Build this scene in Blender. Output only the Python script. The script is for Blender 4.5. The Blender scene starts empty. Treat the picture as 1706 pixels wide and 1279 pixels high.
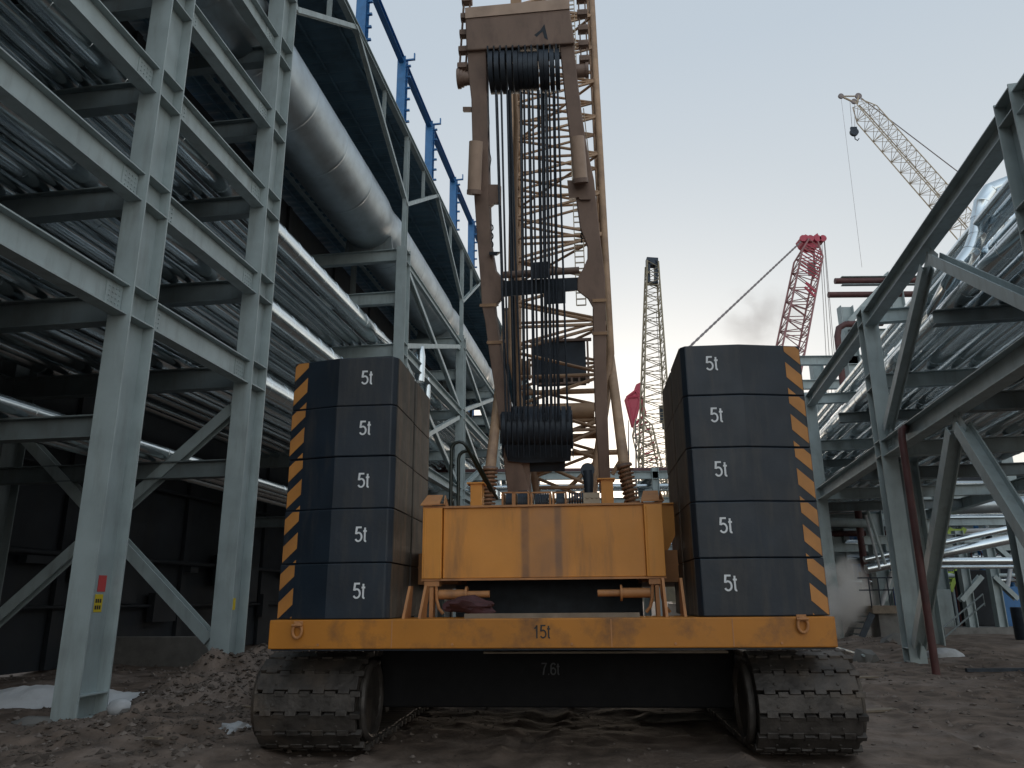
import bpy, math, random
from mathutils import Vector as V, Matrix, noise
random.seed(11)
S = bpy.context.scene
COL = S.collection
# ---------------------------------------------------------------- camera
PITCH, ROLL, EYE, FPX = math.radians(15.7), math.radians(0.5), 1.7, 1277.0
F = V((0, math.cos(PITCH), math.sin(PITCH))); R0 = V((1, 0, 0)); U0 = R0.cross(F)
RT = R0*math.cos(ROLL) - U0*math.sin(ROLL); UP = U0*math.cos(ROLL) + R0*math.sin(ROLL)
CAM = V((0, 0, EYE))
cd = bpy.data.cameras.new('camera'); cam = bpy.data.objects.new('camera', cd); COL.objects.link(cam)
cd.sensor_width = 36; cd.lens = FPX/1706*36; cd.clip_start = 0.05; cd.clip_end = 5000
M = Matrix((( RT.x, UP.x, -F.x, CAM.x), (RT.y, UP.y, -F.y, CAM.y), (RT.z, UP.z, -F.z, CAM.z), (0, 0, 0, 1)))
cam.matrix_world = M
S.camera = cam
# ---------------------------------------------------------------- light
w = bpy.data.worlds.new('World'); S.world = w; w.use_nodes = True
nt = w.node_tree; nt.nodes.clear()
SUN_EL, SUN_AZ = math.radians(4), math.radians(9)
sky = nt.nodes.new('ShaderNodeTexSky'); sky.sky_type = 'NISHITA'; sky.sun_disc = False
sky.sun_elevation = SUN_EL; sky.sun_rotation = SUN_AZ; sky.air_density = 1.0; sky.dust_density = 2.0; sky.ozone_density = 1.5
hs = nt.nodes.new('ShaderNodeHueSaturation'); hs.inputs['Saturation'].default_value = 0.5
bg = nt.nodes.new('ShaderNodeBackground'); bg.inputs['Strength'].default_value = 0.05
ow = nt.nodes.new('ShaderNodeOutputWorld')
# thin high haze over the clear sky: a pale even veil, paler and warmer low down
bg2 = nt.nodes.new('ShaderNodeBackground'); bg2.inputs['Strength'].default_value = 1.0
tc = nt.nodes.new('ShaderNodeTexCoord'); sx = nt.nodes.new('ShaderNodeSeparateXYZ'); cr_ = nt.nodes.new('ShaderNodeValToRGB')
nt.links.new(tc.outputs['Generated'], sx.inputs[0]); nt.links.new(sx.outputs['Z'], cr_.inputs[0]); nt.links.new(cr_.outputs[0], bg2.inputs[0])
cr_.color_ramp.elements[0].position = 0.0; cr_.color_ramp.elements[0].color = (.78, .75, .68, 1)
cr_.color_ramp.elements[1].position = 1.0; cr_.color_ramp.elements[1].color = (.42, .50, .58, 1)
e = cr_.color_ramp.elements.new(.28); e.color = (.62, .65, .66, 1)
e = cr_.color_ramp.elements.new(.62); e.color = (.47, .54, .61, 1)
ry = nt.nodes.new('ShaderNodeMapRange'); ry.interpolation_type = 'SMOOTHSTEP'; ry.inputs[1].default_value = .1; ry.inputs[2].default_value = -.9; ry.inputs[3].default_value = 1.0; ry.inputs[4].default_value = 1.75
nt.links.new(sx.outputs['Y'], ry.inputs[0]); nt.links.new(ry.outputs[0], bg2.inputs['Strength'])   # added fill: haze made brighter behind the viewer to light camera-facing steel
ad = nt.nodes.new('ShaderNodeAddShader')
nt.links.new(sky.outputs[0], hs.inputs['Color']); nt.links.new(hs.outputs[0], bg.inputs[0])
nt.links.new(bg.outputs[0], ad.inputs[0]); nt.links.new(bg2.outputs[0], ad.inputs[1]); nt.links.new(ad.outputs[0], ow.inputs[0])
sl = bpy.data.lights.new('sun', 'SUN'); sl.energy = 0.7; sl.angle = math.radians(12); sl.color = (1, .86, .7)
so = bpy.data.objects.new('sun', sl); COL.objects.link(so)
sd = V((math.sin(SUN_AZ)*math.cos(SUN_EL), math.cos(SUN_AZ)*math.cos(SUN_EL), math.sin(SUN_EL)))
so.rotation_euler = sd.to_track_quat('Z', 'Y').to_euler(); so.location = (0, 30, 60)
S.view_settings.view_transform = 'Standard'; S.view_settings.look = 'None'; S.view_settings.gamma = 1
S.view_settings.exposure = 0.0
# ---------------------------------------------------------------- survey helpers
def ray(x, y): return F + RT*((x-853)/FPX) - UP*((y-639.5)/FPX)
def on(x, y, P0, n):                     # point of a real plane seen at photo pixel (survey of the photograph)
    r = ray(x, y); return CAM + r*((V(P0)-CAM).dot(n)/r.dot(n))
def atY(x, y, Y): return on(x, y, (0, Y, 0), V((0, 1, 0)))
class Frame:
    def __init__(s, o, yaw, side):
        a = math.radians(yaw); s.o = V(o); s.u = V((math.sin(a), math.cos(a), 0)); s.v = V((math.cos(a), -math.sin(a), 0))*side; s.z = V((0, 0, 1))
    def __call__(s, a, b, z): return s.o + s.u*a + s.v*b + V((0, 0, z))
    def pw(s, x, y, w=0.0):              # pixel -> (s, z) on plane w
        P = on(x, y, s.o + s.v*w, s.v); return (P-s.o).dot(s.u), P.z
    def ps(s, x, y, a=0.0):
        P = on(x, y, s.o + s.u*a, s.u); return (P-s.o).dot(s.v), P.z
LF = Frame((-6.58, 12.48, 0), 8.4, -1)   # left rack: s along, w away from the road
RF = Frame((10.6, 21.5, 0), 11, 1)       # right rack
CF = Frame((0.42, 8.7, 0), 5, 1)         # crane
# ---------------------------------------------------------------- materials
def mat(name, col, rough=.55, metal=0.0, var=.15, scale=3.0, dirt=None, dirt_amt=.4, bump=.0, bscale=30, streak=False, spec=.5, dscale=1.3):
    m = bpy.data.materials.new(name); m.use_nodes = True
    t = m.node_tree; N = t.nodes; L = t.links; b = N['Principled BSDF']
    b.inputs['Metallic'].default_value = metal; b.inputs['Specular IOR Level'].default_value = spec
    g = N.new('ShaderNodeNewGeometry')
    n1 = N.new('ShaderNodeTexNoise'); n1.inputs['Scale'].default_value = scale; n1.inputs['Detail'].default_value = 6
    L.new(g.outputs['Position'], n1.inputs['Vector'])
    r1 = N.new('ShaderNodeMapRange'); r1.inputs[1].default_value = .3; r1.inputs[2].default_value = .7
    r1.inputs[3].default_value = 1-var; r1.inputs[4].default_value = 1+var
    L.new(n1.outputs[0], r1.inputs[0])
    mx = N.new('ShaderNodeMix'); mx.data_type = 'RGBA'; mx.blend_type = 'MULTIPLY'; mx.inputs[0].default_value = 1
    mx.inputs[6].default_value = (*col, 1); L.new(r1.outputs[0], mx.inputs[7]); out = mx.outputs[2]
    if dirt:
        mp = N.new('ShaderNodeMapping'); mp.inputs['Scale'].default_value = (3.5, 3.5, .5) if streak else (1, 1, 1)
        L.new(g.outputs['Position'], mp.inputs[0])
        n2 = N.new('ShaderNodeTexNoise'); n2.inputs['Scale'].default_value = dscale; n2.inputs['Detail'].default_value = 8; n2.inputs['Roughness'].default_value = .65
        L.new(mp.outputs[0], n2.inputs['Vector'])
        r2 = N.new('ShaderNodeMapRange'); r2.inputs[1].default_value = .5; r2.inputs[2].default_value = .72; r2.inputs[4].default_value = dirt_amt
        L.new(n2.outputs[0], r2.inputs[0])
        m2 = N.new('ShaderNodeMix'); m2.data_type = 'RGBA'; L.new(r2.outputs[0], m2.inputs[0]); L.new(out, m2.inputs[6]); m2.inputs[7].default_value = (*dirt, 1)
        out = m2.outputs[2]
    L.new(out, b.inputs['Base Color'])
    r3 = N.new('ShaderNodeMapRange'); r3.inputs[3].default_value = max(.03, rough-.1); r3.inputs[4].default_value = min(1, rough+.12)
    n3 = N.new('ShaderNodeTexNoise'); n3.inputs['Scale'].default_value = scale*3; n3.inputs['Detail'].default_value = 4; L.new(g.outputs['Position'], n3.inputs['Vector'])
    L.new(n3.outputs[0], r3.inputs[0]); L.new(r3.outputs[0], b.inputs['Roughness'])
    if bump:
        n4 = N.new('ShaderNodeTexNoise'); n4.inputs['Scale'].default_value = bscale; n4.inputs['Detail'].default_value = 5; L.new(g.outputs['Position'], n4.inputs['Vector'])
        bp = N.new('ShaderNodeBump'); bp.inputs['Strength'].default_value = bump; bp.inputs['Distance'].default_value = .02
        L.new(n4.outputs[0], bp.inputs['Height']); L.new(bp.outputs[0], b.inputs['Normal'])
    return m
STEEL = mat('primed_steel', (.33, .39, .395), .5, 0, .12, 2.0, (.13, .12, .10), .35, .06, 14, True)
STEELD = mat('shade_toned_steel', (.15, .18, .185), .55, 0, .15, 2.0, (.10, .09, .08), .5, .06, 14, True)  # darker copy of primed_steel: shade inside the racks put into its colour
BOLT = mat('bolt_steel', (.09, .10, .10), .5, .6)
CLAD = mat('aluminium_cladding', (.66, .72, .75), .20, 1.0, .05, .8)
GALV = mat('galvanised_duct', (.38, .43, .46), .40, .88, .14, 1.2, (.22, .22, .22), .4, .12, 4)
SHEET = mat('blue_grey_sheet', (.11, .19, .25), .45, 0, .2, .8, (.04, .05, .06), .5)
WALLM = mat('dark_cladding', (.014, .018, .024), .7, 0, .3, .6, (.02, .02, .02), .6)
BLUE = mat('blue_paint', (.03, .15, .36), .45, 0, .12, 2, (.03, .08, .15), .4)
BLK = mat('black_paint', (.009, .017, .028), .44, 0, .3, 1.5, (.06, .052, .045), .45, .08, 20, True, .45, 1.7)
BLKW = mat('worn_black_paint', (.055, .05, .042), .6, 0, .35, 3, (.20, .13, .08), .8, .12, 25, True)
ORG = mat('orange_paint', (.62, .25, .035), .5, 0, .10, 1.5, (.26, .13, .05), .45, .06, 20, True)
TRAYM = mat('amber_tray_paint', (.44, .165, .014), .5, 0, .14, 1.2, (.10, .05, .025), .85, .08, 14, False, .5, 2.6)
ORG2 = mat('weathered_orange_paint', (.42, .19, .07), .6, 0, .14, 2.5, (.16, .09, .06), .7, .1, 20, True)
BOXM = mat('stained_orange_paint', (.58, .235, .04), .52, 0, .14, 1.5, (.20, .10, .045), .65, .06, 20, True)
def stain(m, bands):
    t = m.node_tree; N = t.nodes; L = t.links; b = N['Principled BSDF']; src = b.inputs['Base Color'].links[0].from_socket
    g = N.new('ShaderNodeNewGeometry'); sp = N.new('ShaderNodeSeparateXYZ'); L.new(g.outputs['Position'], sp.inputs[0])
    nz = N.new('ShaderNodeTexNoise'); nz.inputs['Scale'].default_value = 2.2; nz.inputs['Detail'].default_value = 5; L.new(g.outputs['Position'], nz.inputs['Vector'])
    for x0, w_, amt, col in bands:
        a = N.new('ShaderNodeMath'); a.operation = 'SUBTRACT'; L.new(sp.outputs['X'], a.inputs[0]); a.inputs[1].default_value = x0
        a2 = N.new('ShaderNodeMath'); a2.operation = 'ABSOLUTE'; L.new(a.outputs[0], a2.inputs[0])
        mr = N.new('ShaderNodeMapRange'); mr.interpolation_type = 'SMOOTHSTEP'; mr.inputs[1].default_value = w_; mr.inputs[2].default_value = w_*.35; mr.inputs[4].default_value = amt; L.new(a2.outputs[0], mr.inputs[0])
        mu = N.new('ShaderNodeMath'); mu.operation = 'MULTIPLY'; L.new(mr.outputs[0], mu.inputs[0])
        m3 = N.new('ShaderNodeMapRange'); m3.inputs[1].default_value = .3; m3.inputs[2].default_value = .6; m3.inputs[3].default_value = .4; L.new(nz.outputs[0], m3.inputs[0]); L.new(m3.outputs[0], mu.inputs[1])
        mx = N.new('ShaderNodeMix'); mx.data_type = 'RGBA'; L.new(mu.outputs[0], mx.inputs[0]); L.new(src, mx.inputs[6]); mx.inputs[7].default_value = (*col, 1); src = mx.outputs[2]
    L.new(src, b.inputs['Base Color'])
_bx = atY(907, 900, 9.5).x; _bl = atY(875, 900, 9.5).x; _br = atY(930, 900, 9.5).x
stain(BOXM, [(_bx, .38, .55, (.23, .13, .085)), (_bl, .07, .7, (.10, .06, .045)), (_br, .06, .6, (.11, .075, .06))])
STRIPE = mat('stripe_orange', (.46, .20, .05), .5, 0, .12, 4, (.2, .1, .05), .4)
MASTM = mat('faded_brown_paint', (.25, .175, .14), .6, 0, .14, 2.5, (.12, .08, .07), .6, .08, 20, True)
TANM = mat('pale_tan_paint', (.46, .33, .25), .6, 0, .12, 3, (.2, .13, .1), .5, .06, 20)
BOOMM = mat('boom_tan_paint', (.42, .27, .165), .6, 0, .2, 3, (.14, .08, .06), .6, .08, 20)
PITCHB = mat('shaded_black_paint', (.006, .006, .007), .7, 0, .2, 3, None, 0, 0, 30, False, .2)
DARK = mat('greasy_black', (.026, .036, .050), .5, .3, .3, 5)
ROPE = mat('wire_rope', (.05, .062, .08), .45, .5, .3, 40)
TRACK = mat('track_steel', (.062, .055, .050), .55, .4, .45, 5, (.135, .105, .08), .85, .5, 16)
DIRTM = mat('caked_soil', (.085, .066, .053), .95, 0, .3, 8, None, 0, .5, 20)
WHITE = mat('white_lettering', (.72, .74, .76), .6, 0, .08, 9)
BLACKL = mat('black_lettering', (.03, .025, .02), .6, 0, .1, 9)
GREYL = mat('faded_grey_lettering', (.05, .053, .057), .6, 0, .1, 9)
REDP = mat('red_pipe_primer', (.085, .028, .026), .6, 0, .2, 3, (.05, .03, .03), .5)
RED = mat('red_crane_paint', (.42, .05, .085), .5, 0, .1, 2)
CRGREY = mat('far_crane_grey', (.20, .17, .17), .6, 0, .2, 2)
CRTAN = mat('far_crane_tan', (.40, .33, .24), .6, 0, .2, 2)  # far crane colours kept pale, standing in for haze over distance
POWDER = mat('white_powder', (.62, .63, .64), .95, 0, .06, 3, (.35, .34, .33), .3, .6, 14)
CONC = mat('concrete', (.17, .165, .155), .9, 0, .2, 3, (.08, .07, .06), .5, .3, 12)
YEL = mat('yellow_sticker', (.65, .48, .02), .5); REDS = mat('red_sticker', (.55, .06, .06), .5)
LIME = mat('lime_paint', (.30, .42, .06), .5); PLANK = mat('weathered_plank', (.20, .16, .12), .85, 0, .2, 6)
LITTER = mat('pale_plastic', (.42, .43, .44), .6, 0, .15, 8, None, 0, .4, 10)
HOSE = mat('black_hose', (.012, .02, .016), .35)
SPRING = mat('rusty_spring', (.26, .13, .07), .6, .2, .25, 10)
# ---------------------------------------------------------------- mesh builder
class MB:
    def __init__(s): s.v = []; s.f = []
    def add(s, vs, fs):
        k = len(s.v); s.v += [V(p) for p in vs]; s.f += [tuple(i+k for i in f) for f in fs]; return s
    def hexa(s, p):  # 8 points: bottom 4, top 4
        return s.add(p, [(3,2,1,0),(4,5,6,7),(0,1,5,4),(1,2,6,5),(2,3,7,6),(3,0,4,7)])
    def box(s, c, a, b, d):  # centre + half vectors
        c, a, b, d = V(c), V(a), V(b), V(d)
        return s.hexa([c-a-b-d, c+a-b-d, c+a+b-d, c-a+b-d, c-a-b+d, c+a-b+d, c+a+b+d, c-a+b+d])
    def fbox(s, fr, s0, s1, w0, w1, z0, z1):
        return s.hexa([fr(s0,w0,z0), fr(s0,w1,z0), fr(s1,w1,z0), fr(s1,w0,z0), fr(s0,w0,z1), fr(s0,w1,z1), fr(s1,w1,z1), fr(s1,w0,z1)])
    def bar(s, p, q, up, b, h):  # solid bar width b, height h along 'up'
        p, q = V(p), V(q); d = (q-p).normalized(); x = d.cross(V(up)).normalized(); y = x.cross(d)
        return s.box((p+q)/2, (q-p)/2, x*b/2, y*h/2)
    def hbeam(s, p, q, up, b=.3, h=.5, t=.03, tw=.02):  # H section, flanges normal to up
        p, q = V(p), V(q); d = (q-p).normalized(); x = d.cross(V(up)).normalized(); y = x.cross(d); m = (p+q)/2; L = (q-p)/2
        s.box(m + y*(h/2-t/2), L, x*b/2, y*t/2); s.box(m - y*(h/2-t/2), L, x*b/2, y*t/2)
        return s.box(m, L, x*tw/2, y*(h/2-t))
    def channel(s, p, q, up, b=.2, h=.3, t=.02):
        p, q = V(p), V(q); d = (q-p).normalized(); x = d.cross(V(up)).normalized(); y = x.cross(d); m = (p+q)/2; L = (q-p)/2
        s.box(m + y*(h/2-t/2), L, x*b/2, y*t/2); s.box(m - y*(h/2-t/2), L, x*b/2, y*t/2)
        return s.box(m - x*(b/2-t/2), L, x*t/2, y*(h/2-t))
    def tube(s, pts, r, n=10, cap=True):
        pts = [V(p) for p in pts]; rs = r if isinstance(r, (list, tuple)) else [r]*len(pts)
        k = len(s.v); prev = None
        for i, p in enumerate(pts):
            d = (pts[min(i+1, len(pts)-1)] - pts[max(i-1, 0)]).normalized()
            if prev is None: a = d.orthogonal().normalized()
            else: a = (prev - d*prev.dot(d)).normalized()
            prev = a; b = d.cross(a)
            for j in range(n):
                t = 2*math.pi*j/n; s.v.append(p + (a*math.cos(t)+b*math.sin(t))*rs[i])
        for i in range(len(pts)-1):
            for j in range(n):
                a0 = k+i*n+j; a1 = k+i*n+(j+1) % n; s.f.append((a0, a1, a1+n, a0+n))
        if cap:
            s.f.append(tuple(k+j for j in range(n))[::-1]); e = k+(len(pts)-1)*n; s.f.append(tuple(e+j for j in range(n)))
        return s
    def prism(s, poly, ext):  # polygon points + extrusion vector
        ext = V(ext); n = len(poly); k = len(s.v); s.v += [V(p) for p in poly] + [V(p)+ext for p in poly]
        s.f.append(tuple(range(k, k+n))[::-1]); s.f.append(tuple(range(k+n, k+2*n)))
        for j in range(n): s.f.append((k+j, k+(j+1) % n, k+n+(j+1) % n, k+n+j))
        return s
    def disc(s, c, ax, r, t, n=20):
        ax = V(ax).normalized(); return s.tube([V(c)-ax*t/2, V(c)+ax*t/2], r, n)
    def bolts(s, c, a, b, nrm, na, nb, pa, pb, r=.014, t=.016):
        for i in range(na):
            for j in range(nb):
                s.disc(V(c)+V(a)*(i-(na-1)/2)*pa+V(b)*(j-(nb-1)/2)*pb, nrm, r, t, 6)
        return s
def wloc(o):
    p = V((0, 0, 0))
    while o is not None: p += o.location; o = o.parent
    return p
def tag(o, label=None, cat=None, group=None, kind=None):
    if label: o['label'] = label
    if cat: o['category'] = cat
    if group: o['group'] = group
    if kind: o['kind'] = kind
    return o
def obj(name, mb, m, parent=None, smooth=None, loc=None, bevel=0):
    me = bpy.data.meshes.new(name); off = wloc(parent) if parent else V((0, 0, 0))
    if parent is None:
        if loc is None:
            xs = [p.x for p in mb.v]; ys = [p.y for p in mb.v]; loc = V(((min(xs)+max(xs))/2, (min(ys)+max(ys))/2, min(p.z for p in mb.v)))
        off = V(loc)
    me.from_pydata([p-off for p in mb.v], [], mb.f); me.materials.append(m)
    o = bpy.data.objects.new(name, me); COL.objects.link(o); o.parent = parent
    if parent is None: o.location = off
    import bmesh
    bm = bmesh.new(); bm.from_mesh(me); bmesh.ops.recalc_face_normals(bm, faces=bm.faces); bm.to_mesh(me); bm.free()
    if smooth:
        me.shade_smooth()
        try: me.set_sharp_from_angle(angle=math.radians(smooth))
        except Exception: pass
    if bevel:
        b = o.modifiers.new('bevel', 'BEVEL'); b.width = bevel; b.segments = 2; b.limit_method = 'ANGLE'; b.angle_limit = math.radians(40)
    return o
def thing(name, loc, label, cat, group=None):
    o = bpy.data.objects.new(name, None); o.empty_display_size = .2; COL.objects.link(o); o.location = loc; return tag(o, label, cat, group)
def arc(cx, cy, rx, ry, a0, a1, n=12): return [(cx+rx*math.cos(math.radians(a0+(a1-a0)*k/n)), cy+ry*math.sin(math.radians(a0+(a1-a0)*k/n))) for k in range(n+1)]
GLY = {  # sans-serif strokes on a cap height of 1: (advance, [polylines])
 '5': (.56, [[(.46, .95), (.14, .95), (.085, .52)] + arc(.26, .33, .215, .275, 128, -150, 16)]),
 't': (.30, [[(.13, .93), (.13, .15)] + arc(.215, .13, .085, .085, 180, 285, 5), [(.02, .70), (.26, .70)]]),
 '1': (.50, [[(.10, .72), (.20, .80), (.28, .97), (.28, .0)]]),
 '7': (.56, [[(.06, .95), (.48, .95), (.30, .55), (.20, .0)]]),
 '.': (.26, [[(.10, .05), (.16, .05)]]),
 '6': (.56, [arc(.27, .30, .205, .26, 0, 360, 20), [(.065, .32), (.085, .62)] + arc(.28, .70, .20, .25, 180, 30, 9)]),
}
def text(name, s, size, c, right, up, m, parent, depth=.004, sx=1.0):
    cap = size*.74; wd = .115; right = V(right).normalized(); up = V(up).normalized(); nr = right.cross(up)
    W = sum(GLY[ch][0] for ch in s); x0 = -W/2; mb = MB(); lay = 0
    for ch in s:
        for pl_ in GLY[ch][1]:
            P = [(V((x+x0, y-.5, 0))) for x, y in pl_]; n = len(P); L = []; R_ = []
            for i, p in enumerate(P):
                d = (P[min(i+1, n-1)]-P[max(i-1, 0)]).normalized(); q = V((-d.y, d.x, 0)); k = 1.0
                if 0 < i < n-1:
                    d1 = (p-P[i-1]).normalized(); k = 1/max(.6, abs(d1.dot(d)))
                L.append(p+q*wd/2*k); R_.append(p-q*wd/2*k)
            k0 = len(mb.v); dz = depth*(.8+.2*lay)
            for hh in (0, dz):
                for p in L+R_: mb.v.append(V(c)+(right*p.x*sx+up*p.y)*cap+nr*hh)
            N2 = 2*n
            for i in range(n-1):
                a, b, e, f_ = i, i+1, n+i+1, n+i
                mb.f.append((k0+N2+a, k0+N2+b, k0+N2+e, k0+N2+f_)); mb.f.append((k0+a, k0+b, k0+N2+b, k0+N2+a)); mb.f.append((k0+f_, k0+e, k0+N2+e, k0+N2+f_))
            lay += 1
        x0 += GLY[ch][0]
    return obj(name, mb, m, parent)
Z = V((0, 0, 1))
# ================================================================ GROUND
def hgt(x, y):
    n = noise.fractal(V((x*.35, y*.35, 0)), 1.0, 2.0, 4)*.10 + noise.fractal(V((x*2.1, y*2.1, 3)), 1.0, 2.0, 4)*.045 + noise.noise(V((x*6.5, y*6.5, 8)))*.012
    # haul road between the racks is flatter
    a = (x+1.0 - y*.10)
    road = math.exp(-((a-1.5)/5.0)**4)
    n *= (1-.45*road)
    for wc in (-2.86, 2.72, 5.2, -.4):      # ruts left by tracks and tyres
        q = (x-.42) - wc*.996 + (8.7-y)*.087*(1 if wc in (-2.86, 2.72) else 1.6) + .15*noise.noise(V((y*.3, wc, 0)))
        k = math.exp(-(q/(.5 if wc in (-2.86, 2.72) else .22))**4); e = math.exp(-((abs(q)-(.62 if wc in (-2.86, 2.72) else .3))/.1)**2)
        n += (-.035*k + .04*e*(.5+noise.noise(V((x*3, y*3, 9))))) * (1.0 if y < 30 else 0)
    n += .95*math.exp(-(((x+4.3)/2.0)**2 + ((y-19.3)/3.2)**2)) * (1+.5*noise.noise(V((x, y, 5))))    # spoil heap
    n += .55*math.exp(-(((x+5.2)/1.1)**2 + ((y-15)/2.2)**2))* (1+.8*noise.noise(V((x*2, y*2, 1))))
    n += .16*math.exp(-(((x+5.0)/1.6)**2 + ((y-11.0)/1.0)**2)) * (1+1.2*noise.noise(V((x*3, y*3, 7))))
    n += .35*math.exp(-(((x-13)/3)**2 + ((y-27)/4)**2)) * (1+.8*noise.noise(V((x*1.5, y*1.5, 2))))
    if y > 45: n *= max(0, 1-(y-45)/20)
    return n - .02
def lines(lo, hi, a, b, st, grow):
    xs = [a]; 
    while xs[-1] < b: xs.append(xs[-1]+st)
    g = st
    while xs[-1] < hi: g *= grow; xs.append(xs[-1]+g)
    g = st
    while xs[0] > lo: g *= grow; xs.insert(0, xs[0]-g)
    return xs
gx = lines(-1500, 1500, -10, 11, .07, 1.2); gy = lines(-1200, 3000, 5.5, 22, .07, 1.2)
mb = MB()
for y in gy:
    for x in gx: mb.v.append(V((x, y, hgt(x, y))))
nx = len(gx)
for j in range(len(gy)-1):
    for i in range(nx-1): k = j*nx+i; mb.f.append((k, k+1, k+nx+1, k+nx))
GM = mat('trodden_soil', (.140, .104, .082), .93, 0, .5, 2.2, (.28, .23, .20), .85, 1.0, 16, False, .3, .45)
go = obj('ground', mb, GM, smooth=60, loc=(0, 0, 0)); tag(go, kind='structure')
# ================================================================ CRAWLER CRANE
cr = thing('crawler_crane', CF(3, -.1, 0), 'large orange crawler crane seen from behind, nearest, with tall brown mast and orange tray', 'crane')
u, v = CF.u, CF.v
# --- tray
mb = MB().fbox(CF, 0, .9, -3.17, 2.97, 1.19, 1.50); tray = obj('counterweight_tray', mb, TRAYM, cr, bevel=.012)
mb = MB().fbox(CF, .05, .85, -3.15, 2.95, 1.17, 1.187); obj('bottom_plate', mb, DARK, tray)
for sx, pw_ in ((497, 1050), (1336, 1040)):
    lw, lz = CF.ps(sx, pw_)
    mb = MB().fbox(CF, -.012, -.001, lw-.05, lw+.05, lz+.03, lz+.10)
    pts = [CF(-.012-.055*math.sin(t), lw+.0+.055*math.cos(t)*.9, lz-.01+.085*math.sin(t-.0)) for t in [i*math.pi/8 for i in range(-1, 10)]]
    pts = [CF(-.035, lw+.052*math.cos(t), lz-.005+.075*math.sin(t)) for t in [i*math.pi/7 for i in range(15)]]
    mb.tube(pts, .016, 8); mb.tube([CF(-.05, lw-.06, lz+.055), CF(-.05, lw+.06, lz+.055)], .014, 8)
    obj('lifting_shackle', mb, ORG2, tray, 40)
tw, tz = CF.ps(903, 1052); text('weight_marking', '15t', .19, CF(-.004, tw, tz), v, Z, BLACKL, tray)
for wx in (-1.78, .62, 1.9): obj('weld_seam', MB().fbox(CF, -.003, .0, wx, wx+.012, 1.20, 1.49), ORG2, tray)
for wx in (-2.6, -1.1, .2, 1.3, 2.4):
    for zz_ in (1.235,): obj('plug_bolt', MB().disc(CF(-.004, wx, zz_), u, .014, .012, 8), ORG2, tray)
# --- inner brackets on tray
def pw2(x, y, s): a, b = CF.ps(x, y, s); return a, b
for xs in ((678, 2), (705, 3)):
    a, z0 = CF.ps(xs[0]-6, 1028, .25)
    mb = MB().prism([CF(.25, a-.02, 1.5), CF(.6, a-.02, 1.5), CF(.5, a+.02, 1.86), CF(.38, a+.02, 1.86)], v*.03); obj('tray_bracket', mb, ORG2, cr)
for xs in (1112, 1143):
    a, z0 = CF.ps(xs, 1022, .25)
    mb = MB().prism([CF(.25, a-.02, 1.5), CF(.6, a-.02, 1.5), CF(.5, a-.03, 1.92), CF(.38, a-.03, 1.92)], v*.03); obj('tray_bracket', mb, ORG2, cr)
mb = MB().fbox(CF, .2, .28, -1.0, .95, 1.50, 1.55); obj('plank', mb, PLANK, tray)
# --- rear cross box
S0 = .8
mb = MB(); mb.fbox(CF, S0, S0+.75, -1.36, 1.10, 1.95, 2.80)
rb = obj('rear_cross_box', mb, BOXM, cr, bevel=.01)
mb = MB().fbox(CF, S0-.03, S0+.8, -1.62, 1.33, 2.80, 2.825); obj('box_lid', mb, ORG2, rb)
mb = MB().fbox(CF, S0-.03, S0+.1, -1.62, 1.33, 1.925, 1.948); obj('box_flange', mb, ORG2, rb)
for w0, w1 in ((-1.61, -1.37), (1.10, 1.32)):
    mb = MB().fbox(CF, S0-.05, S0+.25, w0, w1, 1.95, 2.80); mb.fbox(CF, S0-.055, S0-.045, w0+.02, w0+.035, 1.96, 2.79)
    po = obj('corner_post', mb, ORG, cr, bevel=.008)
    c = (w0+w1)/2
    mb = MB().prism([CF(S0-.07, w0-.03, 2.83), CF(S0-.07, w1+.03, 2.83), CF(S0-.07, w1-.03, 2.84), CF(S0+.10, w1-.06, 2.97), CF(S0+.10, w0+.06, 2.97), CF(S0-.07, w0-.03, 2.84)][:3]+[CF(S0+.12, w1-.02, 2.97), CF(S0+.12, w0+.02, 2.97)], Z*.015)
    mb.prism([CF(S0-.07, w0-.03, 2.84), CF(S0+.12, w0+.02, 2.98), CF(S0+.45, w0+.02, 2.83)], v*.012); mb.prism([CF(S0-.07, w1+.02, 2.84), CF(S0+.12, w1, 2.98), CF(S0+.45, w1, 2.83)], v*.012)
    obj('post_cap', mb, ORG2, po)
    mb = MB().fbox(CF, S0-.02, S0+.16, c-.09, c+.09, 1.86, 1.92)
    for k in (-1, 1):
        mb.tube([CF(S0+.02, c+k*.05, 1.86), CF(S0+.02, c+k*.06, 1.70), CF(S0+.02, c+k*.09, 1.60), CF(S0+.02, c+k*.14, 1.54)], .02, 8)
    mb.fbox(CF, S0-.03, S0+.12, c-.022, c+.022, 1.50, 1.85)
    obj('hanging_hook', mb, ORG2, cr)
    k = 1 if c < 0 else -1
    mb = MB().tube([CF(S0+.05, c+k*.08, 1.765), CF(S0+.05, c+k*.42, 1.765)], .058, 16)
    mb.disc(CF(S0+.05, c+k*.42, 1.765), v, .095, .025, 18)
    mb.tube([CF(S0+.05, c+k*.42, 1.765), CF(S0+.05, c+k*.70, 1.765)], .040, 14); obj('locking_pin', mb, ORG2, cr, 40)
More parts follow.
